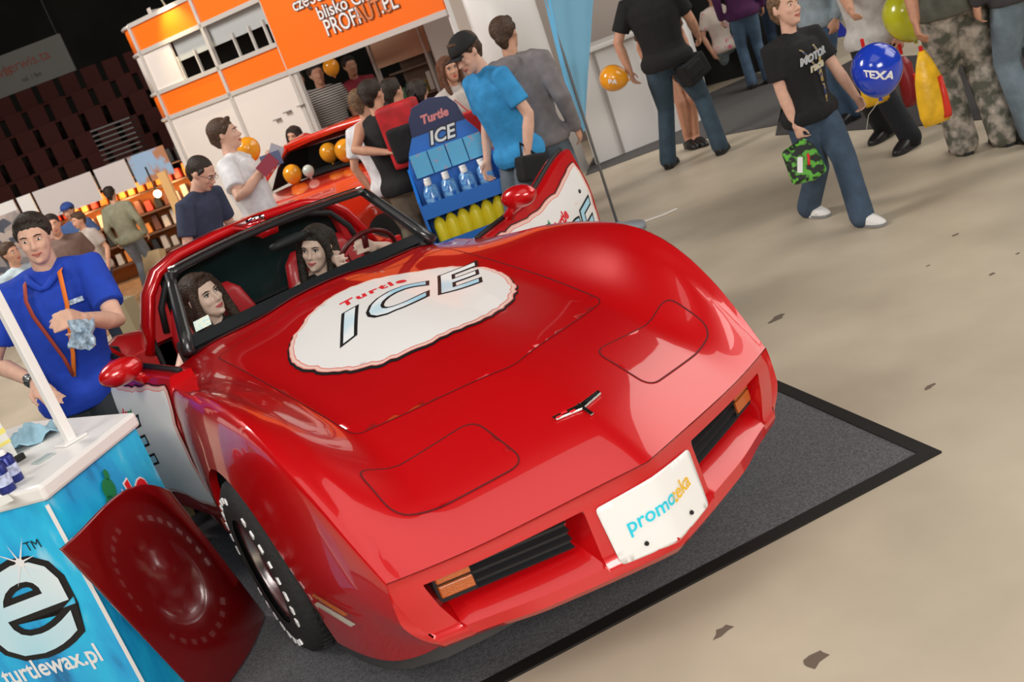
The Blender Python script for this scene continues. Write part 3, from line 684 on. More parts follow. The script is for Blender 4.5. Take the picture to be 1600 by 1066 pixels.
mb=MB(); mb.loft([[cp(a*math.pi/2/10)*.5+(P0+wn*-.8)*.5+Vector((0,0,z)) for a in range(11)] for z in(ZT,ZT+.16)],cap=False,close=False); mb.obj('roof_fascia',wpan,booth,smooth=True)
# arm lamp
lp=P0+wu*(WU(262,15)); 
t=thing('arm_spotlight','small spotlight on a curved arm above the left orange panel','lamp',(lp.x,lp.y,ZT))
MB().tube([lp+Vector((0,0,ZT)),lp+Vector((0,0,ZT+.18))+wn*.05,lp+Vector((0,0,ZT+.24))+wn*.25],.012,8).obj('lamp_arm',alp,t,smooth=True)
hp_=lp+Vector((0,0,ZT+.25))+wn*.30
MB().lathe([(.012,.06),(.03,.05),(.05,-.04),(.045,-.04),(0,-.02)],hp_,'z',16).obj('lamp_head',alp,t,smooth=True); MB().ell(hp_-Vector((0,0,.03)),.028).obj('bulb',mat('lamp glow',(1,.85,.55),.5,emit=12),t)
l=bpy.data.lights.new('booth_spot','SPOT'); l.energy=45; l.color=(1,.8,.45); l.spot_size=1.5; l.spot_blend=.9; l.shadow_soft_size=.03
o=bpy.data.objects.new('booth_spot',l); COL.objects.link(o); o.location=hp_-Vector((0,0,.07)); o.rotation_euler=(P0+wu*(WU(262,15)+.05)+Vector((0,0,2.7))-o.location).to_track_quat('-Z','Y').to_euler()
# three small hooks / shelf rail on the white wall
for px,py in((448,175),(432,187),(470,165)):
    u,z=hu_(px,py); MB().box(P0+wu*u+wn*.04+Vector((0,0,z)),(.10,.05,.012),Rw_).obj('wall_clip',mat('grey clip',(.22,.2,.19),.5),booth)
# doorway interior: dark cloth walls, peach partition with shelves
room=thing('booth_interior','dark booth interior seen through the doorway, with a peach partition','booth room',P0-wn*4)
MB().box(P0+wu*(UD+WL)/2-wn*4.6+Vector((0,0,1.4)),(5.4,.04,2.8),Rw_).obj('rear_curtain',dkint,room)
ip=at(630,80,12.6); ip.z=0
MB().box(ip+Vector((0,0,1.98)),(.92,.04,.62),Rw_).obj('peach_panel',peach,room)
op=at(672,58,12.55); 
MB().box(Vector((op.x,op.y,2.02))+wn*.03,(.20,.03,.40),Rw_).obj('orange_sign',orange,room)
for s in(-.5,.34,.55): MB().box(ip+wu*s+Vector((0,0,1.15)),(.04,.06,2.3),Rw_).obj('partition_post',alp,room)
shelf=thing('display_shelving','shelving with rows of mixed small goods under the peach panel','shelf',ip-wn*.25)
for z in(.5,.85,1.2,1.55): MB().box(ip-wn*.25+Vector((0,0,z)),(.86,.3,.025),Rw_).obj('shelf_board',mat('brown board',(.16,.11,.08),.6),shelf)
MB().box(ip-wn*.42+Vector((0,0,.85)),(.9,.03,1.66),Rw_).obj('back_board',mat('brown back',(.22,.15,.11),.6),shelf)
rn=random.Random(5)
gcols=[(.35,.08,.06),(.45,.36,.25),(.10,.12,.18),(.5,.45,.4),(.32,.22,.05),(.08,.16,.10)]
for z in(.515,.865,1.215):
    for k in range(7):
        h=rn.uniform(.12,.24); c=ip-wn*.2+wu*(-.36+.12*k)+Vector((0,0,z+h/2+.001))
        o=MB().box(c,(.08,.10,h),Rw_,.9).obj('packaged_item',mat('goods %d'%(k%6),gcols[rn.randrange(6)] ,.5),bevel=.01); tag(o,'small packaged item on the shelving inside the booth doorway','package','small goods on the booth shelving')
# white wall to the right of the doorway
C1=fl(925,262); C1.z=0; Q0=P1.copy()
rw=thing('booth_side_wall','tall cream wall right of the doorway, ending in a rounded white column','booth wall',Q0)
du=(C1-Q0); DL=du.length; du=du.normalized(); dnm=Vector((du.y,-du.x,0)); 
if dnm.dot(Vector((CAM.x,CAM.y,0))-Q0)<0: dnm=-dnm
Rd=Matrix((du,dnm,Vector((0,0,1)))).transposed()
cw_=mat('cream booth panel',(.62,.53,.46),.5)
n=3; f0=.80
for k in range(n): MB().box(Q0+du*(DL*f0*(k+.5)/n)+Vector((0,0,1.65)),(DL*f0/n-.04,.03,3.3),Rd).obj('wall_panel',cw_,rw)
for k in range(n+1): MB().box(Q0+du*(DL*f0*k/n)+dnm*.01+Vector((0,0,1.65)),(.045,.05,3.3),Rd).obj('post',white,rw)
mb=MB(); cc=C1-du*.42-dnm*.12
mb.loft([[cc+du*math.cos(a)*.42*1.0+dnm*math.sin(a)*.30+Vector((0,0,z)) for a in [math.pi*k/14 for k in range(15)]] for z in(0,3.3)],cap=False,close=False); co=mb.obj('rounded_column',white,rw,smooth=True); co.modifiers.new('t','SOLIDIFY').thickness=.02
# poster on the cream wall
pw=at(785,68,9.6); 
# curved white reception counter
ctr=thing('reception_counter','white curved reception counter behind the man in the black T-shirt','counter',fl(1030,219))
a0=fl(932,258);a1=fl(1035,217);a2=fl(1112,181);a3=fl(1122,168)+Vector((.1,.35,0))
path=[a0,a0.lerp(a1,.5),a1,a1.lerp(a2,.5),a2,a2.lerp(a3,.45)+Vector((.06,-.02,0)),a3]
CH=1.12
mb=MB(); bk_=[p+Vector((.5,.65,0)) for p in path]
mb.prism([(p.x,p.y) for p in path]+[(p.x,p.y) for p in bk_[::-1]],CH); mb.obj('counter_front',white,ctr)
ctop=MB().prism([(p.x-.03,p.y-.05) for p in path]+[(p.x,p.y) for p in bk_[::-1]],.05,z0=CH).obj('counter_top',mat('white top',(.8,.78,.75),.4),ctr,bevel=.01)
mb=MB(); q=a0.lerp(a1,.42); mb.box(q+Vector((-.012,-.018,CH/2)),(.03,.01,CH-.02),Matrix.Rotation(math.atan2((a1-a0).y,(a1-a0).x),3,'Z')); mb.obj('panel_joint',mat('joint grey',(.35,.33,.31),.5),ctr)
# tall back wall behind counter
bw=fl(1010,190); wl=thing('counter_back_wall','pale grey wall behind the reception counter','booth wall',(bw.x,bw.y,0))
MB().box(Vector((a1.x+.35,a1.y+2.0,1.6)),(3.0,.05,3.2),Rd).obj('back_panel',mat('grey cream panel',(.42,.36,.32),.5),wl)
MB().box(Vector((a1.x-.2,a1.y+1.9,1.6)),(.06,.06,3.2),Rd).obj('post',white,wl)
# small pedestal signs far right
# ---------------------------------------------------------------- market stall on the left
sp0=fl(150,505); D_=12.5
sl=at(95,330,15.3); sr=at(258,262,15.3)
ML=(Vector((sr.x,sr.y,0))-Vector((sl.x,sl.y,0))); 
mu=ML.normalized(); mn=Vector((mu.y,-mu.x,0)); 
if mn.dot(Vector((CAM.x,CAM.y,0))-sl)<0: mn=-mn
Rm_=Matrix((mu,mn,Vector((0,0,1)))).transposed(); S0=Vector((sl.x,sl.y,0)); LS=ML.length
def mz(px,py,off=0):
    d=CX*((px-800)/FPX)+CY*((py-533)/FPX)+fw; t=(S0+mn*off-CAM).dot(mn)/d.dot(mn); q=CAM+d*t; return (q-S0).dot(mu),q.z
stall=thing('market_stall','white fronted stall with an orange lit back wall of goods, left background','stall',S0)
zt=mz(110,283)[1]; zb=mz(150,318)[1]
zf=(mz(130,270)[1]+mz(190,250)[1])/2; fb=zf-.42
print('stall z',zf,fb,'len',LS)
for k,(u0,u1,m) in enumerate([(-1.6,-.25,white),(-.22,.0,white),(.02,.9,mat('stall fascia',(.62,.57,.56),.5)),(.93,LS-.28,mat('stall fascia',(.62,.57,.56),.5)),(LS-.26,LS+.3,mat('photo poster',(.30,.45,.65),.5,col2=(.45,.2,.1),nscale=4,thr=(.45,.55)))]):
    MB().box(S0+mu*(u0+u1)/2+mn*.8+Vector((0,0,(zf+fb)/2)),(u1-u0-.02,.03,zf-fb),Rm_).obj('fascia_panel',m,stall)
MB().box(S0+mu*-.62+mn*.82+Vector((0,0,fb-.28)),(.75,.03,1.1),Rm_).obj('photo_collage',mat('photo collage',(.50,.42,.38),.5,col2=(.08,.09,.12),nscale=9,tex='voronoi',thr=(.3,.7)),stall)
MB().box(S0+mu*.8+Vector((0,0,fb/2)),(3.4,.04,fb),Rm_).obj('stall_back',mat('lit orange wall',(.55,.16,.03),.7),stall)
MB().box(S0+mu*-1.5+mn*.4+Vector((0,0,fb/2)),(1.3,.04,fb),Rm_).obj('stall_back',mat('stall grey',(.3,.25,.22),.7),stall)
ep=Vector((at(282,335,12.4).x,at(282,335,12.4).y,0))
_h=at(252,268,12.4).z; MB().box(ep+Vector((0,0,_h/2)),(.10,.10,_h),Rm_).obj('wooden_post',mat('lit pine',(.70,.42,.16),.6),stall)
for z in(.25,.55,.85,1.15,1.4): MB().box(S0+mu*1.0+mn*.22+Vector((0,0,z)),(2.2,.36,.025),Rm_).obj('shelf_board',mat('dark board',(.10,.05,.03),.6),stall)
pl_=[('goods red',(.55,.05,.03)),('goods orange',(.8,.25,.04)),('goods cream',(.6,.5,.4)),('goods brown',(.15,.05,.03)),('goods black',(.02,.02,.02)),('goods pale',(.5,.35,.3))]
for zi,z in enumerate((.265,.565,.865,1.165,1.415)):
    for k in range(15):
        h=rn.uniform(.14,.24) if zi<4 else .2; mname,mc=pl_[rn.randrange(6)] if zi<3 else (pl_[1] if zi==3 and rn.random()<.7 else pl_[4] if zi==4 else pl_[0])
        o=MB().box(S0+mu*(.0+.145*k)+mn*(.24)+Vector((0,0,z+h/2+.001)),(.10,.14,h),Rm_,.85).obj('stall_package',mat(mname,mc,.5),bevel=.012); tag(o,'small package on the orange lit shelves of the left stall','package','packages on the stall shelves')
for k,x in enumerate((.4,1.1,1.8)):
    l=bpy.data.lights.new('stall_lamp','POINT'); l.energy=15; l.color=(1,.62,.28); l.shadow_soft_size=.08; o=bpy.data.objects.new('stall_lamp',l); COL.objects.link(o); o.location=S0+mu*x+mn*.55+Vector((0,0,fb-.12))
t=thing('stall_spot','round glaring white lamp at the right end of the stall','lamp',S0+mu*(LS-.1)+mn*.6+Vector((0,0,fb-.1))); g_=at(246,303,14.4); MB().ell(g_,.055).obj('glowing_globe',mat('stall glow',(1,.92,.6),.5,emit=6),t,smooth=True); MB().tube([g_+Vector((0,0,.05)),g_+Vector((0,0,.4))],.012,8).obj('lamp_stem',black,t)
wf=MB().prism([(p.x,p.y) for p in(fl(150,540),fl(300,420),fl(340,330),fl(120,390))],.008).obj('wood_floor_strip',mat('worn wood floor',(.36,.20,.10),.5,noise=.3,nscale=7)); tag(wf,'brown wooden floor strip in front of the left stall','flooring')
bx=MB(); b0=at(232,425,11); 
o=MB().box(fl(258,450)+Vector((0,0,.26)),(.10,.36,.5),Matrix.Rotation(.5,3,'Z')@Matrix.Rotation(.3,3,'Y')).obj('wooden_board',mat('pale plywood',(.50,.36,.20),.6)); tag(o,'pale wooden board leaning below the stall shelves','board')
bb=fl(212,520)
o=MB().box(bb+Vector((0,0,.20)),(.14,.5,.4),Matrix.Rotation(.2,3,'Z')).obj('low_partition',mat('khaki board',(.30,.26,.16),.7)); tag(o,'low khaki board standing behind the man in the blue polo','board')
# ---------------------------------------------------------------- people
SK=dict(a=(.62,.33,.22),b=(.55,.27,.17),c=(.70,.42,.31),d=(.86,.58,.47))
def skin(k): return mat('skin '+k,SK[k],.5,noise=.06,nscale=30,spec=.35)
def cloth(name,col,**k): return mat(name,col,.85,noise=k.pop('noise',.12),nscale=k.pop('nscale',14),bump=k.pop('bump',.25),bscale=k.pop('bscale',16),**k)
def remesh(name,mb,voxel,m,parent,it=3):
    me=bpy.data.meshes.new(name); me.from_pydata(mb.v,[],mb.f)
    b=bmesh.new(); b.from_mesh(me); bmesh.ops.recalc_face_normals(b,faces=b.faces); b.to_mesh(me); b.free()
    o=bpy.data.objects.new(name,me); COL.objects.link(o)
    r=o.modifiers.new('r','REMESH'); r.mode='VOXEL'; r.voxel_size=voxel; r.use_smooth_shade=True
    s=o.modifiers.new('s','SMOOTH'); s.factor=.5; s.iterations=it
    dg=bpy.context.evaluated_depsgraph_get(); m2=bpy.data.meshes.new_from_object(o.evaluated_get(dg)); o.modifiers.clear(); o.data=m2; bpy.data.meshes.remove(me)
    m2.shade_smooth(); m2.materials.clear(); m2.materials.append(m)
    if parent is not None: setp(o,parent)
    return o
def ik(a,b,l1,l2,hint):
    d=b-a; L=d.length; L2=min(L,(l1+l2)*.998); d=d.normalized(); b=a+d*L2
    x=(l1*l1-l2*l2+L2*L2)/(2*L2); h=math.sqrt(max(0,l1*l1-x*x)); n=hint-d*hint.dot(d)
    n=n.normalized() if n.length>1e-5 else Vector((0,0,1)); return a+d*x+n*h,b
def frame(f,up=Vector((0,0,1))):
    f=f.normalized(); r=f.cross(up).normalized(); u=r.cross(f); return f,r,u
def hand(mb,w,d,n,side,S,curl=.5,spread=1,thumb=1,fr=.0085):
    """w wrist, d pointing direction, n palm normal, side +1 if the thumb is on +t side"""
    d=d.normalized(); n=(n-d*n.dot(d)).normalized(); t=d.cross(n)*side
    L=.095*S
    rings=[]
    for k,(q,wd,th) in enumerate(((0,.028,.020),(.25,.034,.017),(.6,.041,.016),(.95,.041,.014),(1.05,.036,.010))):
        c=w+d*L*q; rings.append([c+t*(math.cos(a)*wd*S)+n*(math.sin(a)*th*S) for a in [2*math.pi*i/12 for i in range(12)]])
    mb.loft(rings)
    for i,(off,ln) in enumerate(((.030,.070),(.010,.080),(-.010,.074),(-.030,.058))):
        p=w+d*L*.92+t*off*S; dd=(d+t*(.10*(1.5-i)*spread)).normalized(); P=[p]; c=curl*(1+.12*i)
        for seg in(.45,.32,.25):
            ang=c*1.1; dd=(dd*math.cos(ang)+n*math.sin(ang)).normalized(); nn=n; p=p+dd*ln*seg*S; P.append(p); 
            n2=(n-dd*n.dot(dd)); 
            n=nn
        mb.limb(P,[fr*1.05*S,fr*S,fr*.95*S,fr*.8*S],8)
    if thumb:
        p=w+d*L*.25+t*.026*S; q=p+(d*.6+t*.75+n*.35).normalized()*.036*S; q2=q+(d*.9+t*.2+n*.35*(.5+curl)).normalized()*.030*S; q3=q2+(d*.95-t*.1*curl+n*.3*curl).normalized()*.024*S
        mb.limb([p,q,q2,q3],[.014*S,.0105*S,.0095*S,.0075*S],8)
def head_mesh(mb,c,f,r,u,S,female=False,nose=1):
    M=Matrix((r,f,u)).transposed()
    def q(x,y,z): return c+M@Vector((x*S,y*S,z*S))
    # cranium, face, jaw
    mb.ell(q(0,-.012,.035),(.076*S,.094*S,.082*S),M,20,14)
    rings=[]
    for z,hw,yf,yb in ((.075,.066,.070,-.06),(.05,.069,.080,-.07),(.02,.069,.082,-.06),(-.005,.066,.082,-.05),(-.03,.062,.083,-.04),(-.055,.055,.082,-.03),(-.078,.046,.080,-.015),(-.098,.032 if not female else .026,.074,.0),(-.110,.016,.060,.02)):
        rings.append([q(hw*math.cos(a),(yf+yb)/2+(yf-yb)/2*math.sin(a)*(abs(math.sin(a))**-.15 if abs(math.sin(a))>.05 else 1),z) for a in [2*math.pi*i/20+.01 for i in range(20)]])
    mb.loft(rings)
    # brow, nose, lips, chin, ears
    mb.limb([q(-.042,.074,.030),q(-.02,.083,.034),q(.02,.083,.034),q(.042,.074,.030)],[.009*S]*4,8)
    mb.limb([q(0,.082,.022),q(0,.094,-.002),q(0,.104*nose+.002,-.022)],[.0075*S,.009*S,.0125*S],8)
    for s in(-1,1): mb.ell(q(s*.012,.088,-.026),(.009*S,.010*S,.008*S),M,8,6)
    mb.limb([q(-.018,.082,-.052),q(0,.091,-.050),q(.018,.082,-.052)],[.006*S,.008*S,.006*S],8)
    mb.limb([q(-.014,.081,-.061),q(0,.088,-.062),q(.014,.081,-.061)],[.006*S,.008*S,.006*S],8)
    mb.ell(q(0,.076,-.088),(.020*S,.016*S,.016*S),M,10,8)
    for s in(-1,1):
        mb.ell(q(s*.036,.066,-.018),(.020*S,.018*S,.020*S),M,10,8)
        mb.ell(q(s*.076,-.008,.004),(.009*S,.018*S,.030*S),M@Matrix.Rotation(s*.35,3,'Z'),10,8)
    return q,M
def face_bits(q,M,S,t,female,hairm,beard=None,smile=0,glasses=False,lips=None):
    for s in(-1,1):
        e=MB(); e.ell(q(s*.031,.0765,.012),(.0120*S,.0085*S,.0058*S),M,12,8); eo=e.obj('eye',mat('eye white',(.72,.70,.68),.3),t,smooth=True)
        e=MB(); e.ell(q(s*.031,.0832,.0120),(.0054*S,.0030*S,.0052*S),M,10,6); e.obj('iris',mat('dark iris',(.03,.018,.01),.2),eo,smooth=True)
        e=MB(); e.limb([q(s*.017,.090,.030),q(s*.032,.088,.0345),q(s*.048,.077,.030)],[.0028*S,.0034*S,.002*S],6); e.obj('eyebrow',hairm,t,smooth=True)
        if female: e=MB(); e.limb([q(s*.018,.083,.018),q(s*.031,.087,.021),q(s*.046,.077,.017)],[.002*S,.0034*S,.002*S],6); e.obj('eyelashes',black,eo,smooth=True)
    e=MB(); lm=lips or (mat('lips',(.48,.14,.11),.4) if not female else mat('painted lips',(.62,.10,.10),.3))
    e.limb([q(-.023,.082,-.054+smile*.004),q(-.010,.0935,-.053),q(.010,.0935,-.053),q(.023,.082,-.054+smile*.004)],[.002*S,.0048*S,.0048*S,.002*S],8)
    e.limb([q(-.021,.082,-.057+smile*.003),q(0,.091,-.064),q(.021,.082,-.057+smile*.003)],[.002*S,.006*S,.002*S],8); e.obj('lips',lm,t,smooth=True)
    if glasses:
        g=MB()
        for s in(-1,1):
            g.tube([q(s*.032+.021*math.cos(a),.098,.010+.014*math.sin(a)) for a in [2*math.pi*k/14 for k in range(15)]],.0013*S,6); g.tube([q(s*.052,.097,.014),q(s*.079,.0,.014)],.0013*S,6)
        g.tube([q(-.011,.098,.014),q(.011,.098,.014)],.0013*S,6); g.obj('spectacles',black,t,smooth=True)
def person(label,pos,heading,Hh,top,bottom,shoe,hairc,hair='short',lean=(0,0),headdir=(0,0,0),hR=None,hL=None,eR=None,eL=None,feet=None,sk='a',topk='tshirt',female=False,voxel=.012,build=1.,stoop=0,seated=None,smile=0,glasses=False,hcurl=(.45,.45),botk='pants',face=True,name='person',hdR=None,hdL=None,loose=1.,hsc=1.,cap=None):
    """heading: degrees, direction the body faces; lean=(forward,right) shift of the neck over the pelvis; hands hR/hL are places in the hall"""
    S=Hh/1.75; pos=Vector((pos[0],pos[1],0 if len(pos)<3 else pos[2])); a=math.radians(heading)
    F=Vector((math.cos(a),math.sin(a),0)); Rr=Vector((F.y,-F.x,0)); U=Vector((0,0,1))
    t=thing(name,label,'person',pos,a)
    pel=pos+U*(.53*Hh) if seated is None else pos+U*seated
    if feet is not None and seated is None:
        for _i in range(40):
            bad=False
            for sd,ft in((1,feet[0]),(-1,feet[1])):
                hp0=pel-U*.02*Hh+Rr*sd*.085*S*build; an0=Vector((ft[0],ft[1],.05*Hh))
                if (hp0-an0).length>.487*Hh*.995: bad=True
            if not bad: break
            pel=pel-U*.006*Hh
    nk=pel+U*(.295*Hh)+F*lean[0]+Rr*lean[1]; 
    d=(nk-pel); nk=pel+d.normalized()*(.298*Hh)
    sp=(nk-pel).normalized(); shR=nk-sp*.035*S+Rr*.178*S*build; shL=nk-sp*.035*S-Rr*.178*S*build
    if female: shR-=Rr*.018*S; shL+=Rr*.018*S
    ha=math.radians(heading+headdir[0]); hp=math.radians(headdir[1])
    hf=Vector((math.cos(ha)*math.cos(hp),math.sin(ha)*math.cos(hp),math.sin(hp))); hr=Vector((math.sin(ha),-math.cos(ha),0)); ro=math.radians(headdir[2]); hu=hr.cross(hf)
    hr2=hr*math.cos(ro)+hu*math.sin(ro); hu=hu*math.cos(ro)-hr*math.sin(ro); hr=hr2
    SB=S; S=S*hsc; hc=nk+sp*.055*S+hu*.112*S+hf*.022*S; HSz=S; S=SB
    B=MB()
    # torso of elliptical sections
    def ring(c,ax,hw,hd,sh=0): return [c+Rr*(math.cos(k)*hw*S*build)+ax*(math.sin(k)*hd*S) for k in [2*math.pi*i/20 for i in range(20)]]
    def fx(ax): return (F-ax*F.dot(ax)).normalized()
    prof=[(-.17,.150,.105),(-.08,.165,.118),(0,.160,.115),(.10,.145,.105),(.20,.138,.100),(.40,.150,.110),(.62,.170,.120),(.80,.172,.112),(.92,.140,.088),(1.0,.075,.062)] if not female else [(-.17,.150,.105),(-.08,.172,.122),(0,.165,.115),(.12,.135,.098),(.24,.118,.088),(.45,.135,.100),(.62,.150,.125),(.80,.150,.100),(.92,.12,.078),(1.0,.058,.052)]
    def torso(mb,g=0,lo=-.17,hi=1.0,wf=1.,dpf=1.):
        rs=[]
        ps=[p for p in prof if lo-.001<=p[0]<=hi+.001]
        for q,hw,hd in ps:
            c=pel.lerp(nk,q)+F*(stoop*math.sin(max(0,min(1,q))*math.pi)*-.05); rs.append(ring(c,fx(sp),(hw+g+(.020 if g and q<.03 else 0))*wf,(hd+g+(.024 if g and q<.03 else 0))*dpf))
        mb.loft(rs)
    torso(B); B.limb([nk-sp*.04*S,nk+sp*.03*S,hc-hu*.05*S-hf*.01*S],[.058*S,.054*S if not female else .044*S,.050*S if not female else .043*S],14)
    q,M=head_mesh(B,hc,hf,hr,hu,HSz,female)
    # arms
    la,lf=.172*Hh,.150*Hh; arms=[]
    for sd,sh,h,e,cu,hd in ((1,shR,hR,eR,hcurl[0],hdR),(-1,shL,hL,eL,hcurl[1],hdL)):
        if h is None: h=sh-U*(.300*Hh)+F*.05*S+Rr*sd*.07*S
        h=Vector(h); hint=Vector(e) if e is not None else (-F*.8+Rr*sd*.5-U*.2)
        el,wr=ik(sh,h,la,lf,hint); arms.append((sh,el,wr))
        B.limb([sh-Rr*sd*.03*S,sh,sh.lerp(el,.35),el,el.lerp(wr,.3),wr],[.052*S*build,.054*S*build,.046*S*build,.038*S*build,.040*S*build,.026*S*build],12)
        fd=(wr-el).normalized(); pn=(-Rr*sd) if hd is None else Vector(hd[1]); dd=fd if hd is None else Vector(hd[0])
        if abs(pn.normalized().dot(dd.normalized()))>.9: pn=U*-1
        hand(B,wr-fd*.005,dd,pn,(1 if hd is None or len(hd)<3 else hd[2]) if hd is not None else (1 if dd.cross(pn).dot(F)>0 else -1),S,cu)
    # legs
    lt,ls=.245*Hh,.242*Hh
    if feet is None: feet=[pos+Rr*.10*S,pos-Rr*.10*S]
    legs=[]
    for sd,ft in((1,feet[0]),(-1,feet[1])):
        hip=pel-U*.02*Hh+Rr*sd*.085*S*build; ft=Vector(ft) if len(ft)==3 else Vector((ft[0],ft[1],0)); ank=ft+U*.05*Hh if ft.z<.5 or seated is None else ft
        hint=F if seated is None else (F+U*1.2)
        kn,ank=ik(hip,ank,lt,ls,hint); legs.append((hip,kn,ank))
        B.limb([hip,hip.lerp(kn,.4),kn,kn.lerp(ank,.35),ank],[.085*S*build,.075*S*build,.053*S,.050*S,.035*S],12)
        B.limb([ank,ank-U*.02*S+F*.05*S,ank-U*.045*S*1.2+F*.13*S],[.035*S,.032*S,.024*S],10)
    body=remesh('body',B,voxel,skin(sk),t)
    # shirt
    T=MB(); vx=max(voxel,.010)
    torso(T,.018*loose+.006,-.17,.92); T.ell(nk-sp*.046*S-F*.004,(.125*S*build,.102*S,.056*S),Matrix((Rr,fx(sp),sp)).transposed()); T.limb([pel.lerp(nk,.84),pel.lerp(nk,.975)],[.100*S,.068*S if not female else .056*S],14); kk=.155 if topk!='vest' else .115; T.limb([nk-sp*.045*S+Rr*kk*S*build,nk-sp*.012*S+Rr*.07*S,nk-sp*.005*S,nk-sp*.012*S-Rr*.07*S,nk-sp*.045*S-Rr*kk*S*build],[.064*S,.055*S,.052*S,.055*S,.064*S],14)
    if topk!='vest':
        for i,(sh,el,wr) in enumerate(arms):
            sd=1 if i==0 else -1
            if topk in('long','jacket','hoodie'): T.limb([sh-Rr*sd*.05*S,sh,el,wr.lerp(el,.08)],[.068*S*build,.068*S*build,.055*S*build,.042*S*build],14)
            else: T.tube([sh-Rr*sd*.06*S,sh,sh.lerp(el,.35),sh.lerp(el,.72)],[.060*S*build,.070*S*build,.068*S*build,.068*S*build],14)
    if top is not None:
        shirt=remesh('shirt' if topk not in('jacket','hoodie') else topk,T,vx,top,t,4)
    else: shirt=None
    Pn=MB(); 
    rs=[]
    for qz,hw,hd in ((-.20,.12,.10),(-.13,.165,.122),(-.05,.172,.125),(.05,.158,.116)):
        rs.append(ring(pel.lerp(nk,qz),fx(sp) if qz>-.1 else F,hw+.006,hd+.004))
    Pn.loft(rs)
    for i,(hip,kn,ank) in enumerate(legs):
        if botk=='pants': Pn.limb([hip,hip.lerp(kn,.4),kn,kn.lerp(ank,.5),kn.lerp(ank,1.04)],[.094*S*build*min(loose,1.06),.088*S*build*min(loose,1.15),.068*S*loose,.066*S*loose,.068*S*loose],14)
        elif botk=='shorts': Pn.tube([hip+U*.03,hip.lerp(kn,.5),hip.lerp(kn,.9)],[.09*S*build,.09*S*build,.085*S*build],14)
        else: pass
    if botk=='skirt':
        Pn.loft([[pel.lerp(nk,-.05)+Rr*math.cos(k)*.18*S+F*math.sin(k)*.13*S for k in [2*math.pi*i/20 for i in range(20)]],[pel-U*.22*S+Rr*math.cos(k)*.20*S+F*math.sin(k)*.15*S for k in [2*math.pi*i/20 for i in range(20)]]])
    remesh('trousers' if botk=='pants' else botk,Pn,vx,bottom,t,4)
    # shoes
    if shoe is not None:
        for (hip,kn,ank) in legs:
            sd=(ank-kn).normalized(); o=ank-U*.05*Hh*1.0; shm=MB(); o=Vector((ank.x,ank.y,ank.z-.048*Hh))
            rings=[]
            for y,hw,hh in((-.075,.026,.05),(-.05,.042,.085),(0,.046,.095),(.05,.047,.100),(.10,.050,.074),(.15,.045,.054),(.185,.032,.038),(.199,.014,.026)):
                rings.append([o+F*y*S+Rr*(max(-1,min(1,1.25*math.cos(k)))*hw*S)+U*((hh if math.sin(k)>0 else .002)*S*abs(math.sin(k))**.6+ .001) for k in [2*math.pi*i/16 for i in range(16)]])
            shm.loft(rings); s_=shm.obj('shoe',shoe,t,smooth=True)
            so=MB(); so.loft([[o+F*y*S+Rr*x*hw*1.06*S+U*z*S for x,z in((-1,.0),(1,.0),(1,.02),(-1,.02))] for y,hw in((-.078,.024),(-.05,.038),(0,.040),(.10,.049),(.15,.046),(.19,.028),(.2,.012))]); so.obj('sole',mat('grey sole',(.25,.25,.25),.6) if shoe.name.startswith('white') else black,s_)
    # hair
    S=HSz
    hm=mat('hair %s'%(hairc,),hairc if not isinstance(hairc,str) else (.03,.018,.012),.55,noise=.4,nscale=60,bump=.5,bscale=90)
    Hh_=MB()
    if hair in('short','cap','long','buzz'):
        g=.006 if hair=='buzz' else .013
        Hh_.ell(q(0,-.027,.050),((.075+g)*S,(.090+g)*S,(.076+g)*S),M,20,14)
        if hair!='buzz': Hh_.limb([q(-.056,.036,.092),q(-.02,.056,.112),q(.03,.054,.112),q(.056,.036,.092)],[.014*S,.017*S,.017*S,.014*S],8)
        for s in(-1,1): Hh_.limb([q(s*.070,.030,.055),q(s*.074,.014,.030),q(s*.073,.010,.012)],[.013*S,.010*S,.006*S],8)
        Hh_.limb([q(0,-.075,.02),q(0,-.078,-.02),q(0,-.066,-.05)],[.055*S,.050*S,.034*S],10)
    if hair=='long':
        for s in(-1,1):
            Hh_.limb([q(0,.045,.115),q(s*.055,.045,.080),q(s*.080,.035,.02),q(s*.086,.022,-.06),q(s*.082,.03,-.15),q(s*.07,.045,-.24)],[.016*S,.022*S,.022*S,.026*S,.028*S,.018*S],10)
            Hh_.limb([q(s*.04,-.07,.06),q(s*.055,-.075,-.04),q(s*.055,-.085,-.16),q(s*.045,-.09,-.27)],[.05*S,.05*S,.042*S,.028*S],10)
        Hh_.limb([q(0,-.09,.03),q(0,-.10,-.1),q(0,-.10,-.25)],[.05*S,.05*S,.04*S],10)
    if hair!='none': remesh('hair',Hh_,max(voxel*.8,.006),hm,t,2)
    if cap:
        c=MB(); rs=[]
        for k in range(9):
            an=k/8*math.pi/2; rs.append([q(math.cos(b)*(.094*math.cos(an)+.002),-.012+math.sin(b)*(.110*math.cos(an)+.002),.045+.098*math.sin(an)) for b in [2*math.pi*i/24 for i in range(24)]])
        c.loft(rs); co=c.obj('cap',cap,t,smooth=True)
        br=MB(); br.loft([[q(x*(1-.0),.075+y*1.0,.050-.05*abs(x)*abs(x)*30-.004+dz) for x in [-.075+.015*i for i in range(11)] for dz in(0,)] for y,dz in((0,0),(.03,0),(.055,-.004))],cap=False,close=False)
        bo_=br.obj('cap_peak',cap,co,smooth=True); bo_.modifiers.new('th','SOLIDIFY').thickness=.006
        # rounded front of the peak
    if face: face_bits(q,M,S,t,female,hm,smile=smile,glasses=glasses)
    return dict(t=t,q=q,M=M,S=S,arms=arms,legs=legs,pel=pel,nk=nk,F=F,R=Rr,U=U,sp=sp,hc=hc,shirt=shirt,torso=torso,ring=ring)
VIEW=63.6
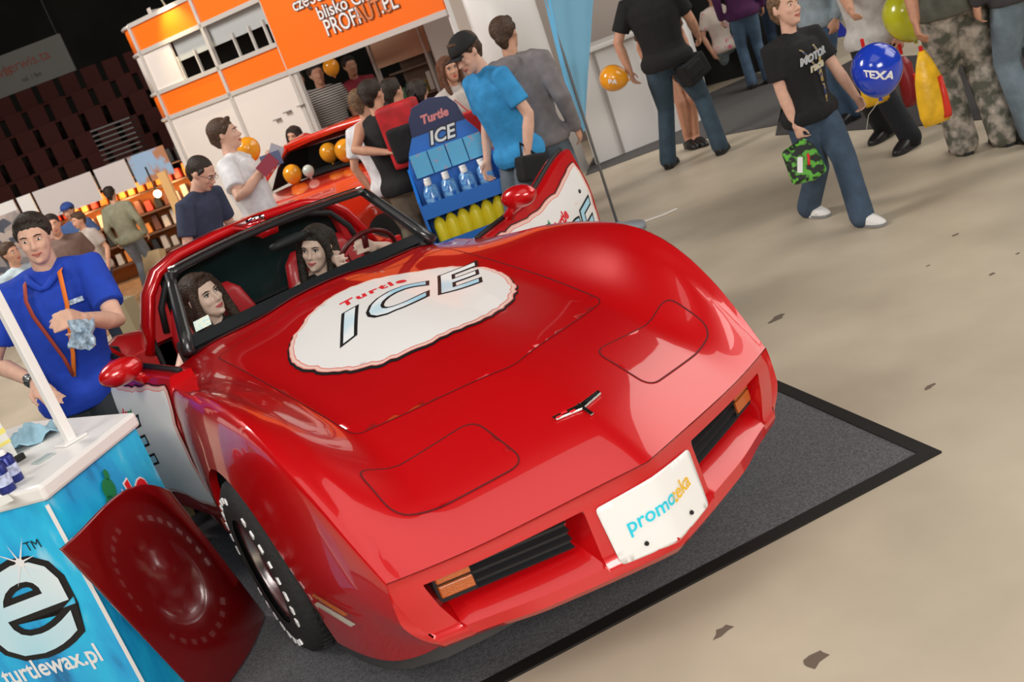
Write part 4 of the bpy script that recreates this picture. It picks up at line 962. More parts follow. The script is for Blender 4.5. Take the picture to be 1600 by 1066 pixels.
def facing(a): return VIEW+180+a   # 0 towards the camera, +90 towards picture right, 180 away
# ---------------------------------------------------------------- promo counter, banner pole, things on it
CT=.965
k0=fl(-70,800,.95);k1=fl(60,765,.95);k2=fl(203,652,.95)
k0=k1+(k0-k1)*3.2; b2=k2+Vector((-.28,.62,0)); b0=k0+Vector((-.1,.9,0))
pc=thing('promo_counter','white topped promotion counter with sky blue printed front and big ice lettering','counter',(k1.x,k1.y,0))
bp_=mat('sky blue print',(.02,.42,.85),.35,coat=.3,col2=(.04,.60,.92),nscale=3.5,detail=5)
_nt=bp_.node_tree; _r=[n for n in _nt.nodes if n.type=='VALTORGB'][0]; _n=[n for n in _nt.nodes if n.type=='TEX_NOISE'][0]; _tc=[n for n in _nt.nodes if n.type=='TEX_COORD'][0]
_mp=_nt.nodes.new('ShaderNodeMapping'); _mp.inputs['Rotation'].default_value=(.25,.2,.3); _mp.inputs['Scale'].default_value=(2.2,2.2,.8); _nt.links.new(_tc.outputs['Object'],_mp.inputs[0]); _nt.links.new(_mp.outputs[0],_n.inputs['Vector'])
_e=_r.color_ramp.elements; _e[0].position=.30; _e[0].color=(.008,.13,.34,1); _e[1].position=.72; _e[1].color=(.45,.78,.93,1)
for _p,_c in((.42,(.012,.38,.78,1)),(.58,(.02,.55,.90,1))): _x=_e.new(_p); _x.color=_c
ins=lambda p,d:(p.x+d[0],p.y+d[1])
mb=MB(); mb.prism([ins(p,(0,0)) for p in(k0,k1,k2,b2,b0)],.90,z0=.01); cb=mb.obj('printed_panel',bp_,pc)
cx_=(k0+k1+k2+b2+b0)/5
mb=MB(); mb.prism([((p.x-cx_.x)*1.035+cx_.x,(p.y-cx_.y)*1.035+cx_.y) for p in(k0,k1,k2,b2,b0)],.055,z0=.91); mb.obj('white_top',white,pc,bevel=.012)
f1u=(k1-k0); f1u.z=0; f1u=f1u.normalized(); f2u=(k2-k1); f2u.z=0; f2u=f2u.normalized()
G1=frameM(Vector((k1.x,k1.y,0))+Vector((f1u.y,-f1u.x,0))*.0,f1u,(0,0,1)); G2=frameM(Vector((k1.x,k1.y,0)),f2u,(0,0,1))
MB().box(Vector((k1.x,k1.y,.455))+Vector((f1u.y+f2u.y,-f1u.x-f2u.x,0)).normalized()*.002,(.012,.012,.88)).obj('white_edge_strip',white,pc)
def pw(px,py,u,o):
    d=CX*((px-800)/FPX)+CY*((py-533)/FPX)+fw; n=Vector((u.y,-u.x,0)); oo=Vector((k1.x,k1.y,0)); t=(oo-CAM).dot(n)/d.dot(n); q=CAM+d*t; return (q-oo).dot(u),q.z
def dk(name,poly,M,lift,m): return sheet(poly,lambda u,v,l:M(u,v,l),.06,lift).obj(name,m,cb,smooth=False)
# big letter e / C strokes on the left face
u1,z1=pw(30,930,f1u,0); 
eb=.27
def T1(cx,cz,rot=0): 
    c,s=math.cos(rot),math.sin(rot); return lambda x,y,l:G1(cx+x*c-y*s,cz+x*s+y*c,l)
text_mb('e',.66,T1(u1-.06,z1-.015,.12),.002,offset=.027,shear=.25,wx=1.25).obj('logo_outline',inkblack,cb)
text_mb('e',.66,T1(u1-.06,z1-.015,.12),.004,offset=.006,shear=.25,wx=1.25).obj('logo_letter',mat('ice letter fade',(.84,.88,.90),.3,col2=(.45,.78,.92),nscale=3,detail=0),cb)
ut,zt_=pw(92,1022,f1u,0)
text_mb('turtlewax.pl',.098,T1(ut-.05,zt_-.035,.05),.003,offset=.002,wx=.85).obj('web_lettering',inkwhite,cb)
us,zs=pw(33,878,f1u,0)
st=MB()
for k in range(8):
    a=k*math.pi/4+.2; L=.10 if k%2 else .07
    st.add([G1(us+.004*math.cos(a+1.57),zs+.004*math.sin(a+1.57),.006),G1(us+L*math.cos(a),zs+L*math.sin(a),.006),G1(us-.004*math.cos(a+1.57),zs-.004*math.sin(a+1.57),.006)],[(0,1,2)])
st.add([G1(us+.016*math.cos(2*math.pi*i/12),zs+.016*math.sin(2*math.pi*i/12),.0062) for i in range(12)],[tuple(range(12))]); st.obj('sparkle',inkwhite,cb,fix=False)
um,zm_=pw(52,852,f1u,0); text_mb('TM',.045,T1(um,zm_,.05),.003).obj('small_print',inkblack,cb)
ur,zr_=pw(221,742,f2u,0)
T2=lambda cx,cz,rot=0:(lambda x,y,l:G2(cx+x*math.cos(rot)-y*math.sin(rot),cz+x*math.sin(rot)+y*math.cos(rot),l))
text_mb('Turtle',.17,T2(ur-.185,zr_-.075,.25),.003,offset=.011,shear=.2,wx=.85).obj('logo_word_halo',inkwhite,cb)
text_mb('Turtle',.17,T2(ur-.185,zr_-.075,.25),.005,offset=.005,shear=.2,wx=.85).obj('logo_word',inkred,cb)
ug,zg=pw(168,765,f2u,0)
# small green shell emblem built of ovals
st=MB()
for cx,cz,rx,rz in((0,0,.030,.040),(.018,.045,.012,.020),(-.02,-.03,.018,.014)):
    st.add([G2(ug+cx+rx*math.cos(2*math.pi*i/16),zg+cz+rz*math.sin(2*math.pi*i/16),.007) for i in range(16)],[tuple(range(16))])
st.obj('green_emblem',inkgreen,cb,fix=False)
# white square pole
pb=fl(112,690,CT); 
t=thing('banner_pole','white square pole rising from the promotion counter top at the far left','pole',pb)
MB().box(pb+Vector((0,0,.75)),(.032,.032,1.5),Matrix.Rotation(.4,3,'Z')).obj('pole_tube',white,t,bevel=.004); MB().box(pb+Vector((0,0,.005)),(.09,.07,.008),Matrix.Rotation(.4,3,'Z')).obj('pole_foot',white,t,bevel=.002)
# goods on the counter
q=fl(52,690,CT)
t=MB(); rnd=random.Random(3); grid=[]
for i in range(9):
    row=[]
    for j in range(9):
        x,y=(i-4)*.022,(j-4)*.020; h=.05+.02*math.sin(i*1.1+j*.7)+rnd.uniform(-.01,.01)-.9*((x*x+y*y)**.5)*.42
        row.append(q+Vector((x,y,max(.004,h))))
    grid.append(row)
t.loft(grid,cap=False,close=False); o=t.obj('polishing_cloth',mat('pale blue cloth',(.30,.50,.62),.9,noise=.15,nscale=20),smooth=True); tag(o,'crumpled pale blue cloth on the white counter top','cloth'); o.modifiers.new('t','SOLIDIFY').thickness=.004
q=fl(30,712,CT); R5=Matrix.Rotation(.5,3,'Z')
t=thing('product_carton','tall white carton with yellow stripes standing on the counter, cut by the left edge','carton',q); MB().box(q+Vector((-.045,.02,.095)),(.07,.05,.19),R5).obj('carton_body',mat('white carton',(.78,.78,.74),.5),t,bevel=.002)
MB().box(q+Vector((-.045,.02,.10)),(.072,.052,.018),R5).obj('yellow_stripe',mat('yellow stripe',(.85,.75,.2),.5),t); MB().box(q+Vector((-.045,.02,.06)),(.072,.052,.012),R5).obj('yellow_stripe',MATS['yellow stripe'],t)
q=fl(33,720,CT); o=MB().box(q+Vector((0,0,.012)),(.035,.018,.022),R5).obj('black_clip',black,bevel=.003); tag(o,'small black clip on the white counter beside the carton','clip')
q=fl(68,718,CT); o=MB().box(q+Vector((0,0,.003)),(.07,.045,.004),R5).obj('glass_card',mat('pale glassy card',(.45,.52,.52),.15),bevel=.001); tag(o,'thin glassy grey card lying on the white counter top','card')
for k,(px,py) in enumerate([(6,742),(26,752),(14,768)]):
    q=fl(px,py,CT); 
    t=thing('polish_can',['dark blue can with pale label, nearest the carton on the counter','dark blue can with pale label, rightmost of the cans on the counter','dark blue can lying nearest the counter front edge'][k],'can',q,0)
    MB().lathe([(0,0),(.024,0),(.025,.004),(.025,.085),(.018,.095),(0,.095)],q,'z',20).obj('can_body',mat('navy can',(.02,.03,.20),.3,.3),t,smooth=True); MB().lathe([(.0255,.025),(.0255,.06)],q,'z',20).obj('can_label',mat('can label',(.45,.5,.7),.5,noise=.4,nscale=60),t,smooth=True)
    MB().lathe([(0,.112),(.012,.112),(.013,.095)],q,'z',16).obj('can_cap',white,t,smooth=True)
o=MB().add([fl(0,792,CT+.001),fl(22,782,CT+.001),fl(12,772,CT+.001),fl(-8,780,CT+.001),fl(0,792,CT+.003),fl(22,782,CT+.003),fl(12,772,CT+.003),fl(-8,780,CT+.003)],[(0,1,2,3),(4,5,6,7),(0,1,5,4),(1,2,6,5),(2,3,7,6),(3,0,4,7)]).obj('price_leaflet',mat('pale leaflet',(.8,.8,.72),.6)); tag(o,'small pale leaflet at the front edge of the white counter','leaflet')
# dark red body panel leaning on the counter
n2=Vector((f2u.y,-f2u.x,0))
def onface(px,py,off):
    d=CX*((px-800)/FPX)+CY*((py-533)/FPX)+fw; oo=Vector((k1.x,k1.y,0))+n2*off; t=(oo-CAM).dot(n2)/d.dot(n2); return CAM+d*t
TL=onface(92,858,.10); TR=onface(262,768,.05); BR=fl(412,962,.008); BL=fl(325,1105,.008)
print('panel',TL,TR,BR,BL)
pn=((TR-TL).cross(BL-TL)).normalized(); 
if pn.dot(CAM-TL)<0: pn=-pn
def PP(a,b,l=0): # a across (L->R), b down
    p=TL.lerp(TR,a).lerp(BL.lerp(BR,a),b); bul=.07*(1-(2*a-1)**2)*(1-.5*b)
    dd=((a-.52)**2*1.2+(b-.60)**2*1.6)**.5; ring=0
    return p+pn*(bul+ring+l)+Vector((0,0,.085*math.sin(math.pi*min(1,a*1.0))**1.2*(1-b)))
mb=MB(); NN=96
fr_=[[PP(i/NN,j/NN) for i in range(NN+1)] for j in range(NN+1)]
mb.loft(fr_,cap=False,close=False); o=mb.obj('body_panel',mat('old dark red enamel',(.17,.002,.003),.25,.1,coat=1,noise=.1,nscale=3),smooth=True); tag(o,'curved dark red glossy car panel leaning on the blue printed counter','car panel'); so=o.modifiers.new('t','SOLIDIFY'); so.thickness=.008; so.offset=-1
# cardboard box and white sack behind the panel
q=fl(296,812); o=MB().box(q+Vector((-.06,.10,.16)),(.16,.22,.31),Matrix.Rotation(.2,3,'Z')).obj('cardboard_box',mat('cardboard',(.50,.33,.17),.8),bevel=.003); tag(o,'brown cardboard box between the promotion counter and the front wheel','box')
# ---------------------------------------------------------------- product display stand
D=9.0
bse=at(722,378,7.9); bse.z=0
sb=fl(715,372); sb=at(722,330,7.4); sb=Vector((sb.x,sb.y,0))
ux=rt.copy(); un=Vector((-fw.x,-fw.y,0)).normalized(); Rs=Matrix((ux,-un,Vector((0,0,1)))).transposed()
def sp_(px,py,off=0):
    d=CX*((px-800)/FPX)+CY*((py-533)/FPX)+fw; oo=sb+un*off; t=(oo-CAM).dot(un)/d.dot(un); q=CAM+d*t; return (q-sb).dot(ux),q.z
sd=thing('product_stand','tall blue display stand with domed header and shelves of blue bottles','display stand',sb)
pts=[sp_(*p) for p in((700,340),(640,215),(636,200),(642,178),(655,162),(672,152),(692,160),(704,180),(740,205),(775,280),(790,340))]
L0,R0=pts[0][0],pts[-1][0]; hw=(R0-L0)/2; mid=(L0+R0)/2
print('stand pts',pts)
ctr_u=sum(p[0] for p in pts[1:-1])/(len(pts)-2)
zt_=max(p[1] for p in pts); 
outline=[(-.30,.05),(-.30,zt_-.42),(-.26,zt_-.32),(-.20,zt_-.22),(-.18,zt_-.10),(-.13,zt_-.03),(0,zt_),(.13,zt_-.03),(.18,zt_-.10),(.20,zt_-.22),(.26,zt_-.32),(.30,zt_-.42),(.30,.05)]
ub=sp_(672,165)[0]
FS_=lambda off:(lambda v: sb+ux*(ub+v.x)+un*(off+v.z)+Vector((0,0,v.y)))
blu=mat('royal blue board',(.015,.17,.62),.4); navy=mat('navy board',(.008,.018,.09),.4)
MB().prism(outline,.025,M=FS_(-.02)).obj('back_board',blu,sd)
MB().prism([p for p in outline if p[1]>zt_-.24]+[],.004,M=FS_(.006)).obj('header_panel',navy,sd)
hh=[o for o in sd.children if o.name.startswith('header_panel')][0]
SF=frameM(sb+ux*ub+un*.012,ux,(0,0,1))
if SF(0,0,1).dot(un)-SF(0,0,0).dot(un)<0: pass
text_mb('ICE',.13,lambda x,y,l:SF(x,zt_-.27+y,l),.004,offset=.012,shear=.3).obj('logo_outline',inkblack,hh)
text_mb('ICE',.13,lambda x,y,l:SF(x,zt_-.27+y,l),.006,offset=.003,shear=.3).obj('logo_letters',inkwhite,hh)
text_mb('Turtle',.08,lambda x,y,l:SF(x,zt_-.13+y,l),.006,offset=.004,shear=.2).obj('logo_word',mat('salmon print',(.75,.25,.25),.5),hh)
dpth=.34
for z,m in((zt_-.73,blu),(.42,blu)): 
    MB().box(sb+ux*ub+un*(dpth/2)+Vector((0,0,z)),(.60,dpth,.03),Rs).obj('shelf_board',m,sd); MB().box(sb+ux*ub+un*dpth+Vector((0,0,z+.03)),(.60,.02,.10),Rs).obj('shelf_lip',m,sd)
for s in(-1,1):
    mb=MB(); mb.prism([(0,.02),(dpth,.02),(dpth,zt_-.62),(.0,zt_-.42)],.02,M=lambda v,s=s: sb+ux*(ub+s*.30-.01+v.z)+un*v.x+Vector((0,0,v.y))); mb.obj('side_panel',blu,sd)
MB().box(sb+ux*ub+un*.17+Vector((0,0,.03)),(.60,dpth,.05),Rs).obj('base_board',navy,sd)
bt=mat('blue bottle',(.02,.14,.55),.2,coat=.5,col2=(.25,.55,.80),nscale=30)
def bottle(p,h,r,m,cm,name,label,group):
    t=thing(name,label,'bottle',p,0,group); MB().lathe([(0,0),(r,0),(r*1.05,.01),(r*1.05,h*.6),(r*.8,h*.72),(r*.4,h*.80),(r*.4,h*.86),(0,h*.86)],p,'z',14).obj('bottle_body',m,t,smooth=True)
    MB().lathe([(r*.45,h*.84),(r*.45,h),(0,h)],p,'z',12).obj('bottle_cap',cm,t,smooth=True); return t
zs_=zt_-.715
b0_=bottle(sb+ux*(ub-.2)+un*.26+Vector((0,0,zs_)),.21,.055,bt,white,'polish_bottle','blue labelled polish bottle on the upper shelf of the blue stand','blue bottles on the display stand')
for r_,off in enumerate((.26,.12)):
    for k in range(4):
        if (r_,k)!=(0,0): dup(b0_,sb+ux*(ub-.2+.133*k)+un*off+Vector((0,0,zs_)))
for k in range(4):
    c=sb+ux*(ub-.2+.133*k)+un*.05+Vector((0,0,zs_+.30)); 
    o=MB().box(c,(.125,.06,.16),Rs).obj('hanging_pack',mat('sky pack',(.12,.50,.80),.4,col2=(.75,.25,.2),nscale=16,thr=(.3,.42))); tag(o,'flat sky blue pack above the bottles of the blue stand','pack','sky blue packs on the display stand')
    MB()
yb=mat('yellow bottle',(.85,.72,.03),.35)
y0_=bottle(sb+ux*(ub-.22)+un*.24+Vector((0,0,.437)),.27,.045,yb,mat('red cap',(.6,.05,.03),.4),'spray_bottle','yellow bottle on the bottom shelf of the blue stand','yellow bottles on the display stand')
for k in range(1,6): dup(y0_,sb+ux*(ub-.22+.088*k)+un*.24+Vector((0,0,.437)))
# ---------------------------------------------------------------- feather flag
fb_=fl(970,366); 
t=thing('feather_flag','pale blue feather flag on a thin pole behind the open right door','flag',fb_)
MB().lathe([(0,0),(.20,0),(.20,.04),(.05,.07),(.02,.10),(0,.10)],fb_,'z',28).obj('flag_base',mat('grey flag foot',(.28,.30,.34),.5),t,smooth=True)
MB().tube([fb_+Vector((0,0,.08)),fb_+Vector((0,0,1.5)),fb_+Vector((.0,0,3.2))],.011,8).obj('flag_pole',mat('grey pole',(.25,.25,.26),.35,.4),t,smooth=True)
def fp(px,py):
    n=Vector((fw.x,fw.y,0)).normalized(); d=CX*((px-800)/FPX)+CY*((py-533)/FPX)+fw; tt=(fb_-CAM).dot(n)/d.dot(n); return CAM+d*tt
LT=[(912,206),(896,170),(880,120),(866,65),(855,20),(847,-15),(840,-50)]; RTp=[(914,204),(916,160),(919,110),(923,60),(926,10),(930,-30),(935,-60)]
mb=MB(); rows=[]
for a,b in zip(LT,RTp):
    A_,B_=fp(*a),fp(*b); rows.append([A_.lerp(B_,k/10)+Vector((-fw.x,-fw.y,0))*(.02*math.sin(k*1.3)*(B_-A_).length*2) for k in range(11)])
mb.loft(rows,cap=False,close=False); fo_=mb.obj('flag_cloth',mat('sky flag',(.22,.50,.70),.7),t,smooth=True)
mb=MB(); mb.loft([[r[0]+Vector((-fw.x,-fw.y,0))*.006,r[2]*.6+r[0]*.4+Vector((-fw.x,-fw.y,0))*.012] for r in rows],cap=False,close=False); mb.obj('flag_hem',mat('bright sky hem',(.16,.52,.85),.6),fo_,smooth=True)
MB().tube([fb_+Vector((.2,.0,.01)),fb_+Vector((.35,-.1,.012)),fb_+Vector((.48,-.12,.012))],.006,6).obj('foot_cord',white,t)
# ---------------------------------------------------------------- balloons
def balloon(p,r,m,label,string=None,knot=Vector((0,0,-1)),text=None,tsz=.08):
    t=thing('balloon',label,'balloon',p); mb=MB(); k=knot.normalized(); u=k.orthogonal().normalized(); v=k.cross(u)
    prof=[(math.sin(a),-math.cos(a)) for a in [math.pi*i/18 for i in range(19)]]
    rings=[]
    for s,c in prof:
        h=c*r*(1.0 if c<0 else 1.22); rr=r*s*(1 if c<0 else 1-.10*c*c); rings.append([p+k*h+(u*math.cos(q)+v*math.sin(q))*max(rr,.0015) for q in [2*math.pi*i/28 for i in range(28)]])
    mb.loft(rings); mb.obj('balloon_skin',m,t,smooth=True)
    MB().lathe([(.004,-.01),(.014,.012),(.010,.014),(0,.0)],p+k*(r*1.23),'z',10,(-k).to_track_quat('-Z','Y').to_matrix()).obj('knot',m,t,smooth=True)
    if string is not None: MB().tube([p+k*(r*1.24)]+[Vector(s) for s in string],.0018,6).obj('ribbon',mat('pale ribbon',(.7,.68,.6),.5),t,smooth=True)
    if text:
        toc=(CAM-p).normalized(); ux_=CX; uy=-CY
        def M(x,y,l):
            q=toc*1+ (ux_*x+uy*(y-.35*r))/r; q=q.normalized(); z=q.dot(k); 
            rad=r*(1 if z<0 else 1+.15*z*z); return p+q*(rad+l)
        text_mb(text,tsz,M,.004,offset=.003,step=.03,wx=1.1).obj('balloon_print',inkwhite,t)
    return t
# ---------------------------------------------------------------- the people
DKH=(.025,.015,.010); BRH=(.07,.035,.018); LTH=(.16,.09,.045)
jeans=cloth('blue denim',(.045,.085,.15)); jeans2=cloth('grey denim',(.11,.14,.17)); djeans=cloth('dark denim',(.022,.040,.075))
blackc=cloth('black cotton',(.010,.010,.011)); whitec=cloth('white cotton',(.74,.73,.75)); khaki=cloth('khaki cotton',(.23,.18,.13))
leather=mat('black leather',(.012,.011,.011),.4); wshoe=mat('white trainer',(.75,.74,.72),.45)
def loc(px,py,D): p=at(px,py,D); return (p.x,p.y),p.z
# man in blue polo behind the counter
head=at(33,354,4.22)
hs=fl(66,618,CT+.02); hb=at(128,498,4.0)
_F=Vector((math.cos(math.radians(facing(4))),math.sin(math.radians(facing(4))),0))
base=Vector((head.x,head.y,0))-_F*.15+Vector((_F.y,-_F.x,0))*.12
blue=cloth('royal blue polo',(.012,.055,.46),noise=.1)
def blueman():
    a=facing(4); 
    r=person('man in a royal blue polo shirt with an orange lanyard, leaning on the white counter',base,a,1.76,blue,cloth('dark trousers',(.03,.035,.04)),leather,DKH,voxel=.007,lean=(.10,-.12),headdir=(6,-3,6),
      hR=hs+Vector((0,.02,.06)),hL=hb,eR=Vector((-.5,.6,.0)),eL=Vector((.3,.0,-.9)),sk='c',smile=1,hcurl=(.15,.8),hsc=.87,hdR=((.25,-.45,-.75),(.2,-.8,-.4)),build=.98)
    t=r['t']; q=r['q']; S=r['S']; F,Rr,U=r['F'],r['R'],r['U']; nk=r['nk']; sp=r['sp']
    ch=lambda x,f,z: r['pel'].lerp(nk,z)+Rr*x+F*f
    # lanyard: two straps meeting low on the belly
    or_=mat('orange strap',(.85,.20,.02),.6); rd=mat('dark red strap',(.35,.05,.03),.6)
    low=ch(-.03,.165,.12)
    mb=MB(); mb.tube([nk-Rr*.070+F*.0+sp*.015,ch(-.075,.095,.985),ch(-.085,.142,.86),ch(-.085,.156,.72),ch(-.07,.158,.55),ch(-.05,.155,.30),low],[.011]*7,6,flat=.2); mb.obj('lanyard',or_,t,smooth=True)
    mb=MB(); mb.tube([nk+Rr*.07+sp*.015,ch(.075,.095,.985),ch(.075,.142,.86),ch(.06,.156,.72),ch(.03,.160,.55),ch(-.01,.158,.30),low],[.010]*7,6,flat=.2); mb.obj('lanyard_strap',rd,t,smooth=True)
    mb=MB(); mb.tube([nk+Rr*.070-F*.04+sp*.02,nk+Rr*.075+F*.03+sp*.012,nk+Rr*.055+F*.085-sp*.015,nk+Rr*.012+F*.112-sp*.05,nk-Rr*.012+F*.112-sp*.05,nk-Rr*.055+F*.085-sp*.015,nk-Rr*.075+F*.03+sp*.012,nk-Rr*.07-F*.04+sp*.02],[.012,.016,.018,.012,.012,.018,.016,.012],8); mb.obj('polo_collar',blue,t,smooth=True)
    lg=ch(-.115,.135,.72); MB().box(lg,(.07,.006,.02),Matrix((Rr,F,U)).transposed()).obj('chest_logo',mat('pale stitching',(.45,.55,.75),.7,noise=.5,nscale=90),t)
    sh,el,wr=r['arms'][0]; d=(wr-el).normalized(); mb=MB(); mb.tube([wr-d*.030,wr-d*.002],[.0325,.032],16); wa=mb.obj('wrist_watch',mat('steel bracelet',(.12,.12,.12),.3,.8),t,smooth=True)
    n=(CAM-wr).normalized(); n=(n-d*n.dot(d)).normalized(); mb=MB(); mb.tube([wr-d*.016+n*.028,wr-d*.016+n*.040],[.018,.017],16); mb.obj('watch_face',mat('watch dial',(.25,.26,.27),.2,.6),wa,smooth=True)
    return r
BM=blueman()
q=BM['arms'][1][2]
t=thing('product_wipe_pack','small crumpled silvery plastic packet held in the hand of the man in the blue polo','packet',at(128,520,3.9))
mb=MB(); c=at(128,522,3.87); rnd=random.Random(9); g=[]
for i in range(7): g.append([c+CX*((j-3)*.016)+CY*((i-3)*.018)+Vector((rnd.uniform(-.008,.008),rnd.uniform(-.012,.012),rnd.uniform(-.006,.006))) for j in range(7)])
mb.loft(g,cap=False,close=False); o=mb.obj('packet_film',mat('silvery film',(.35,.45,.55),.25,.2,noise=.4,nscale=50),t); o.modifiers.new('t','SOLIDIFY').thickness=.012
# navy T-shirt man with spectacles looking down
h=at(290,288,7.0); r=person('man in a navy T-shirt and spectacles bending his head beside the booth corner',Vector((h.x-.02,h.y+.02)),facing(62),h.z+.20,cloth('navy cotton',(.035,.045,.085)),djeans,leather,DKH,hair='buzz',headdir=(8,-38,0),lean=(.10,0),stoop=1,voxel=.009,glasses=True,sk='c',smile=0)
# white T-shirt man in profile with leaflets
h=at(345,205,7.6); whr=at(408,268,7.5)
WM=person('man in a white T-shirt in profile, holding leaflets by the orange balloon',Vector((h.x+.05,h.y)),facing(82),h.z+.10,whitec,djeans,leather,BRH,hair='short',headdir=(4,-2,0),lean=(-.05,0),hR=whr,hL=whr+Vector((.10,.12,.04)),voxel=.009,sk='c',build=1.08,hcurl=(.9,.9))
t=thing('leaflet_bundle','bundle of dark and red leaflets held by the man in the white T-shirt','leaflets',at(420,250,7.45))
for k,(a,m) in enumerate(((0,(.35,.05,.08)),(.5,(.10,.12,.25)),(-.4,(.45,.45,.5)))):
    c=at(418+6*k,258-8*k,7.42+.02*k); MB().box(c,(.15,.008,.10),Matrix.Rotation(-.5+a*.5,3,'Z')@Matrix.Rotation(-.5+a,3,'Y')).obj('leaflet',mat('leaflet %d'%k,m,.4),t)
balloon(at(388,232,8.4),.095,mat('orange balloon',(.90,.36,.02),.22,coat=.6),'glossy orange balloon just right of the man in the white T-shirt',string=[at(395,262,8.4),at(400,285,8.4)])
# girl behind the second red car
h=at(460,215,11.2); person('young woman with long dark hair and a pale blouse behind the second red car',Vector((h.x,h.y)),facing(-25),h.z+.13,cloth('pale blouse',(.60,.52,.50)),djeans,leather,DKH,hair='long',female=True,headdir=(0,-5,10),sk='a',voxel=.012)
# group of men by the doorway
h=at(562,158,8.0); person('man with brown hair and a white T-shirt half hidden at the doorway',Vector((h.x,h.y)),facing(150),h.z+.10,whitec,khaki,leather,LTH,voxel=.014,face=False)
h=at(578,145,7.6); VM=person('man in a black sleeveless top with bare arms and khaki trousers, back to the camera',Vector((h.x,h.y)),facing(160),h.z+.10,blackc,khaki,leather,DKH,topk='vest',headdir=(-15,0,0),voxel=.012,face=False,hL=at(605,238,7.45),hR=None)
h=at(610,142,8.1); person('man with dark hair in a white and black striped shirt behind the backpack wearer',Vector((h.x,h.y)),facing(140),h.z+.10,mat('striped shirt',(.75,.72,.70),.8,col2=(.03,.03,.03),nscale=9,thr=(.25,.35),tex='wave'),djeans,leather,DKH,voxel=.014,face=False)
h=at(652,140,7.75); BK=person('man in black wearing a red and black backpack, left of the blue display stand',Vector((h.x,h.y)),facing(165),h.z+.08,blackc,jeans,leather,DKH,topk='tshirt',voxel=.012,face=False,headdir=(20,-15,0),cap=mat('black cap cloth',(.012,.012,.012),.8))
c=at(634,208,7.45); Rb_=Matrix((BK['R'],BK['F'],BK['U'])).transposed()
t=thing('backpack','red and black backpack worn beside the blue display stand','backpack',c)
mb=MB(); mb.box(c,(.30,.20,.46),Rb_); remesh('bag_body',mb,.018,mat('red nylon',(.50,.015,.02),.6,noise=.2,nscale=12),t,12); mb=MB(); mb.box(c-BK['F']*.10-BK['U']*.06,(.22,.10,.26),Rb_); remesh('front_pocket',mb,.018,blackc,t,8)
for s in(-1,1): MB().tube([c+BK['R']*s*.09+BK['U']*.18,c+BK['R']*s*.11+BK['U']*.24+BK['F']*.16,c+BK['R']*s*.12+BK['U']*.10+BK['F']*.30],.018,8,flat=.4).obj('shoulder_strap',blackc,t,smooth=True)
# long haired woman in white and red
h=at(700,108,8.6); person('woman with long auburn hair and white jacket, left of the capped man',Vector((h.x,h.y)),facing(20),h.z+.11,cloth('white jacket',(.62,.56,.52)),cloth('red skirt',(.55,.02,.03)),leather,(.12,.045,.02),hair='long',female=True,topk='long',voxel=.012)
rb=at(728,205,8.2); 
t=thing('red_bag','bright red shopping bag behind the blue stand, beside the capped man','bag',rb)
MB().loft([[rb+ux*x*w_+un*y*.08+Vector((0,0,z)) for x,y in((-1,-1),(1,-1),(1,1),(-1,1))] for z,w_ in((-.26,.13),(.0,.15),(.14,.14))]).obj('bag_body',mat('red film',(.62,.015,.02),.35,noise=.2,nscale=10),t,bevel=.01); MB().tube([rb+ux*-.07+Vector((0,0,.14)),rb+Vector((0,0,.26)),rb+ux*.07+Vector((0,0,.14))],.006,6).obj('bag_handle',mat('red film',(.62,.015,.02),.35),t)
# capped man in the sky blue polo
h=at(735,75,6.6); skyb=cloth('sky blue polo',(.035,.29,.62))
CM=person('man in a black cap and sky blue polo looking down at the display stand',Vector((h.x+.10,h.y+.02)),facing(-62),h.z+.13,skyb,jeans2,leather,BRH,lean=(.06,0),headdir=(6,-24,0),voxel=.009,sk='c',cap=mat('black cap cloth',(.012,.012,.012),.8),build=1.0)
# grey hoodie man
h=at(790,62,7.0); HM=person('man in a grey hooded top with his back turned, right of the capped man',Vector((h.x,h.y)),facing(150),h.z+.16,cloth('grey marl',(.20,.18,.185)),jeans2,leather,BRH,topk='hoodie',voxel=.012,face=False,build=1.12)
hb_=HM['nk']-HM['F']*.09-Vector((0,0,.03)); mb=MB(); mb.ell(hb_,(.13,.07,.075)); o=mb.obj('hood',cloth('grey marl',(.2,.18,.185)),HM['t'],smooth=True)
c=at(832,262,6.6); 
t=thing('shoulder_bag','black bag hanging at the hip of the man in the grey hooded top','bag',c); mb=MB(); mb.box(c,(.20,.12,.17),Matrix.Rotation(.2,3,'Y')); remesh('bag_body',mb,.014,blackc,t,8); MB().tube([c+Vector((-.06,0,.06)),c+Vector((-.0,.05,.17)),c+Vector((.06,0,.06))],.01,6).obj('bag_strap',blackc,t)
# black T-shirt man seen from behind
f1=fl(1048,262);f2=fl(1128,240); c=(f1+f2)/2
BT=person('man in a black T-shirt and jeans striding away past the white counter',Vector((c.x,c.y)),facing(150),1.84,blackc,cloth('washed denim',(.040,.070,.10)),leather,DKH,feet=[f2,f1],hL=at(984,112,9.2),hR=at(1090,55,9.2),eL=Vector((-.5,.3,-.4)),voxel=.010,face=False,build=1.12,loose=1.1,lean=(-.02,0))
c=at(1082,108,9.0); t=thing('camera_bag','black shoulder bag on the hip of the man in the black T-shirt','bag',c)
mb=MB(); mb.box(c,(.27,.16,.20),Matrix.Rotation(-.3,3,'Y')); b_o=remesh('bag_body',mb,.014,blackc,t,8); MB().tube([c+Vector((-.05,.0,.10)),at(1040,60,9.05),at(1000,5,9.15),at(985,-20,9.3)],.022,8,flat=.3).obj('bag_strap',mat('webbing',(.02,.02,.022),.8),t,smooth=True)
MB().box(c-fw*.09+Vector((0,0,-.02)),(.18,.05,.12),Matrix.Rotation(-.3,3,'Y')).obj('bag_pocket',blackc,t,bevel=.02)
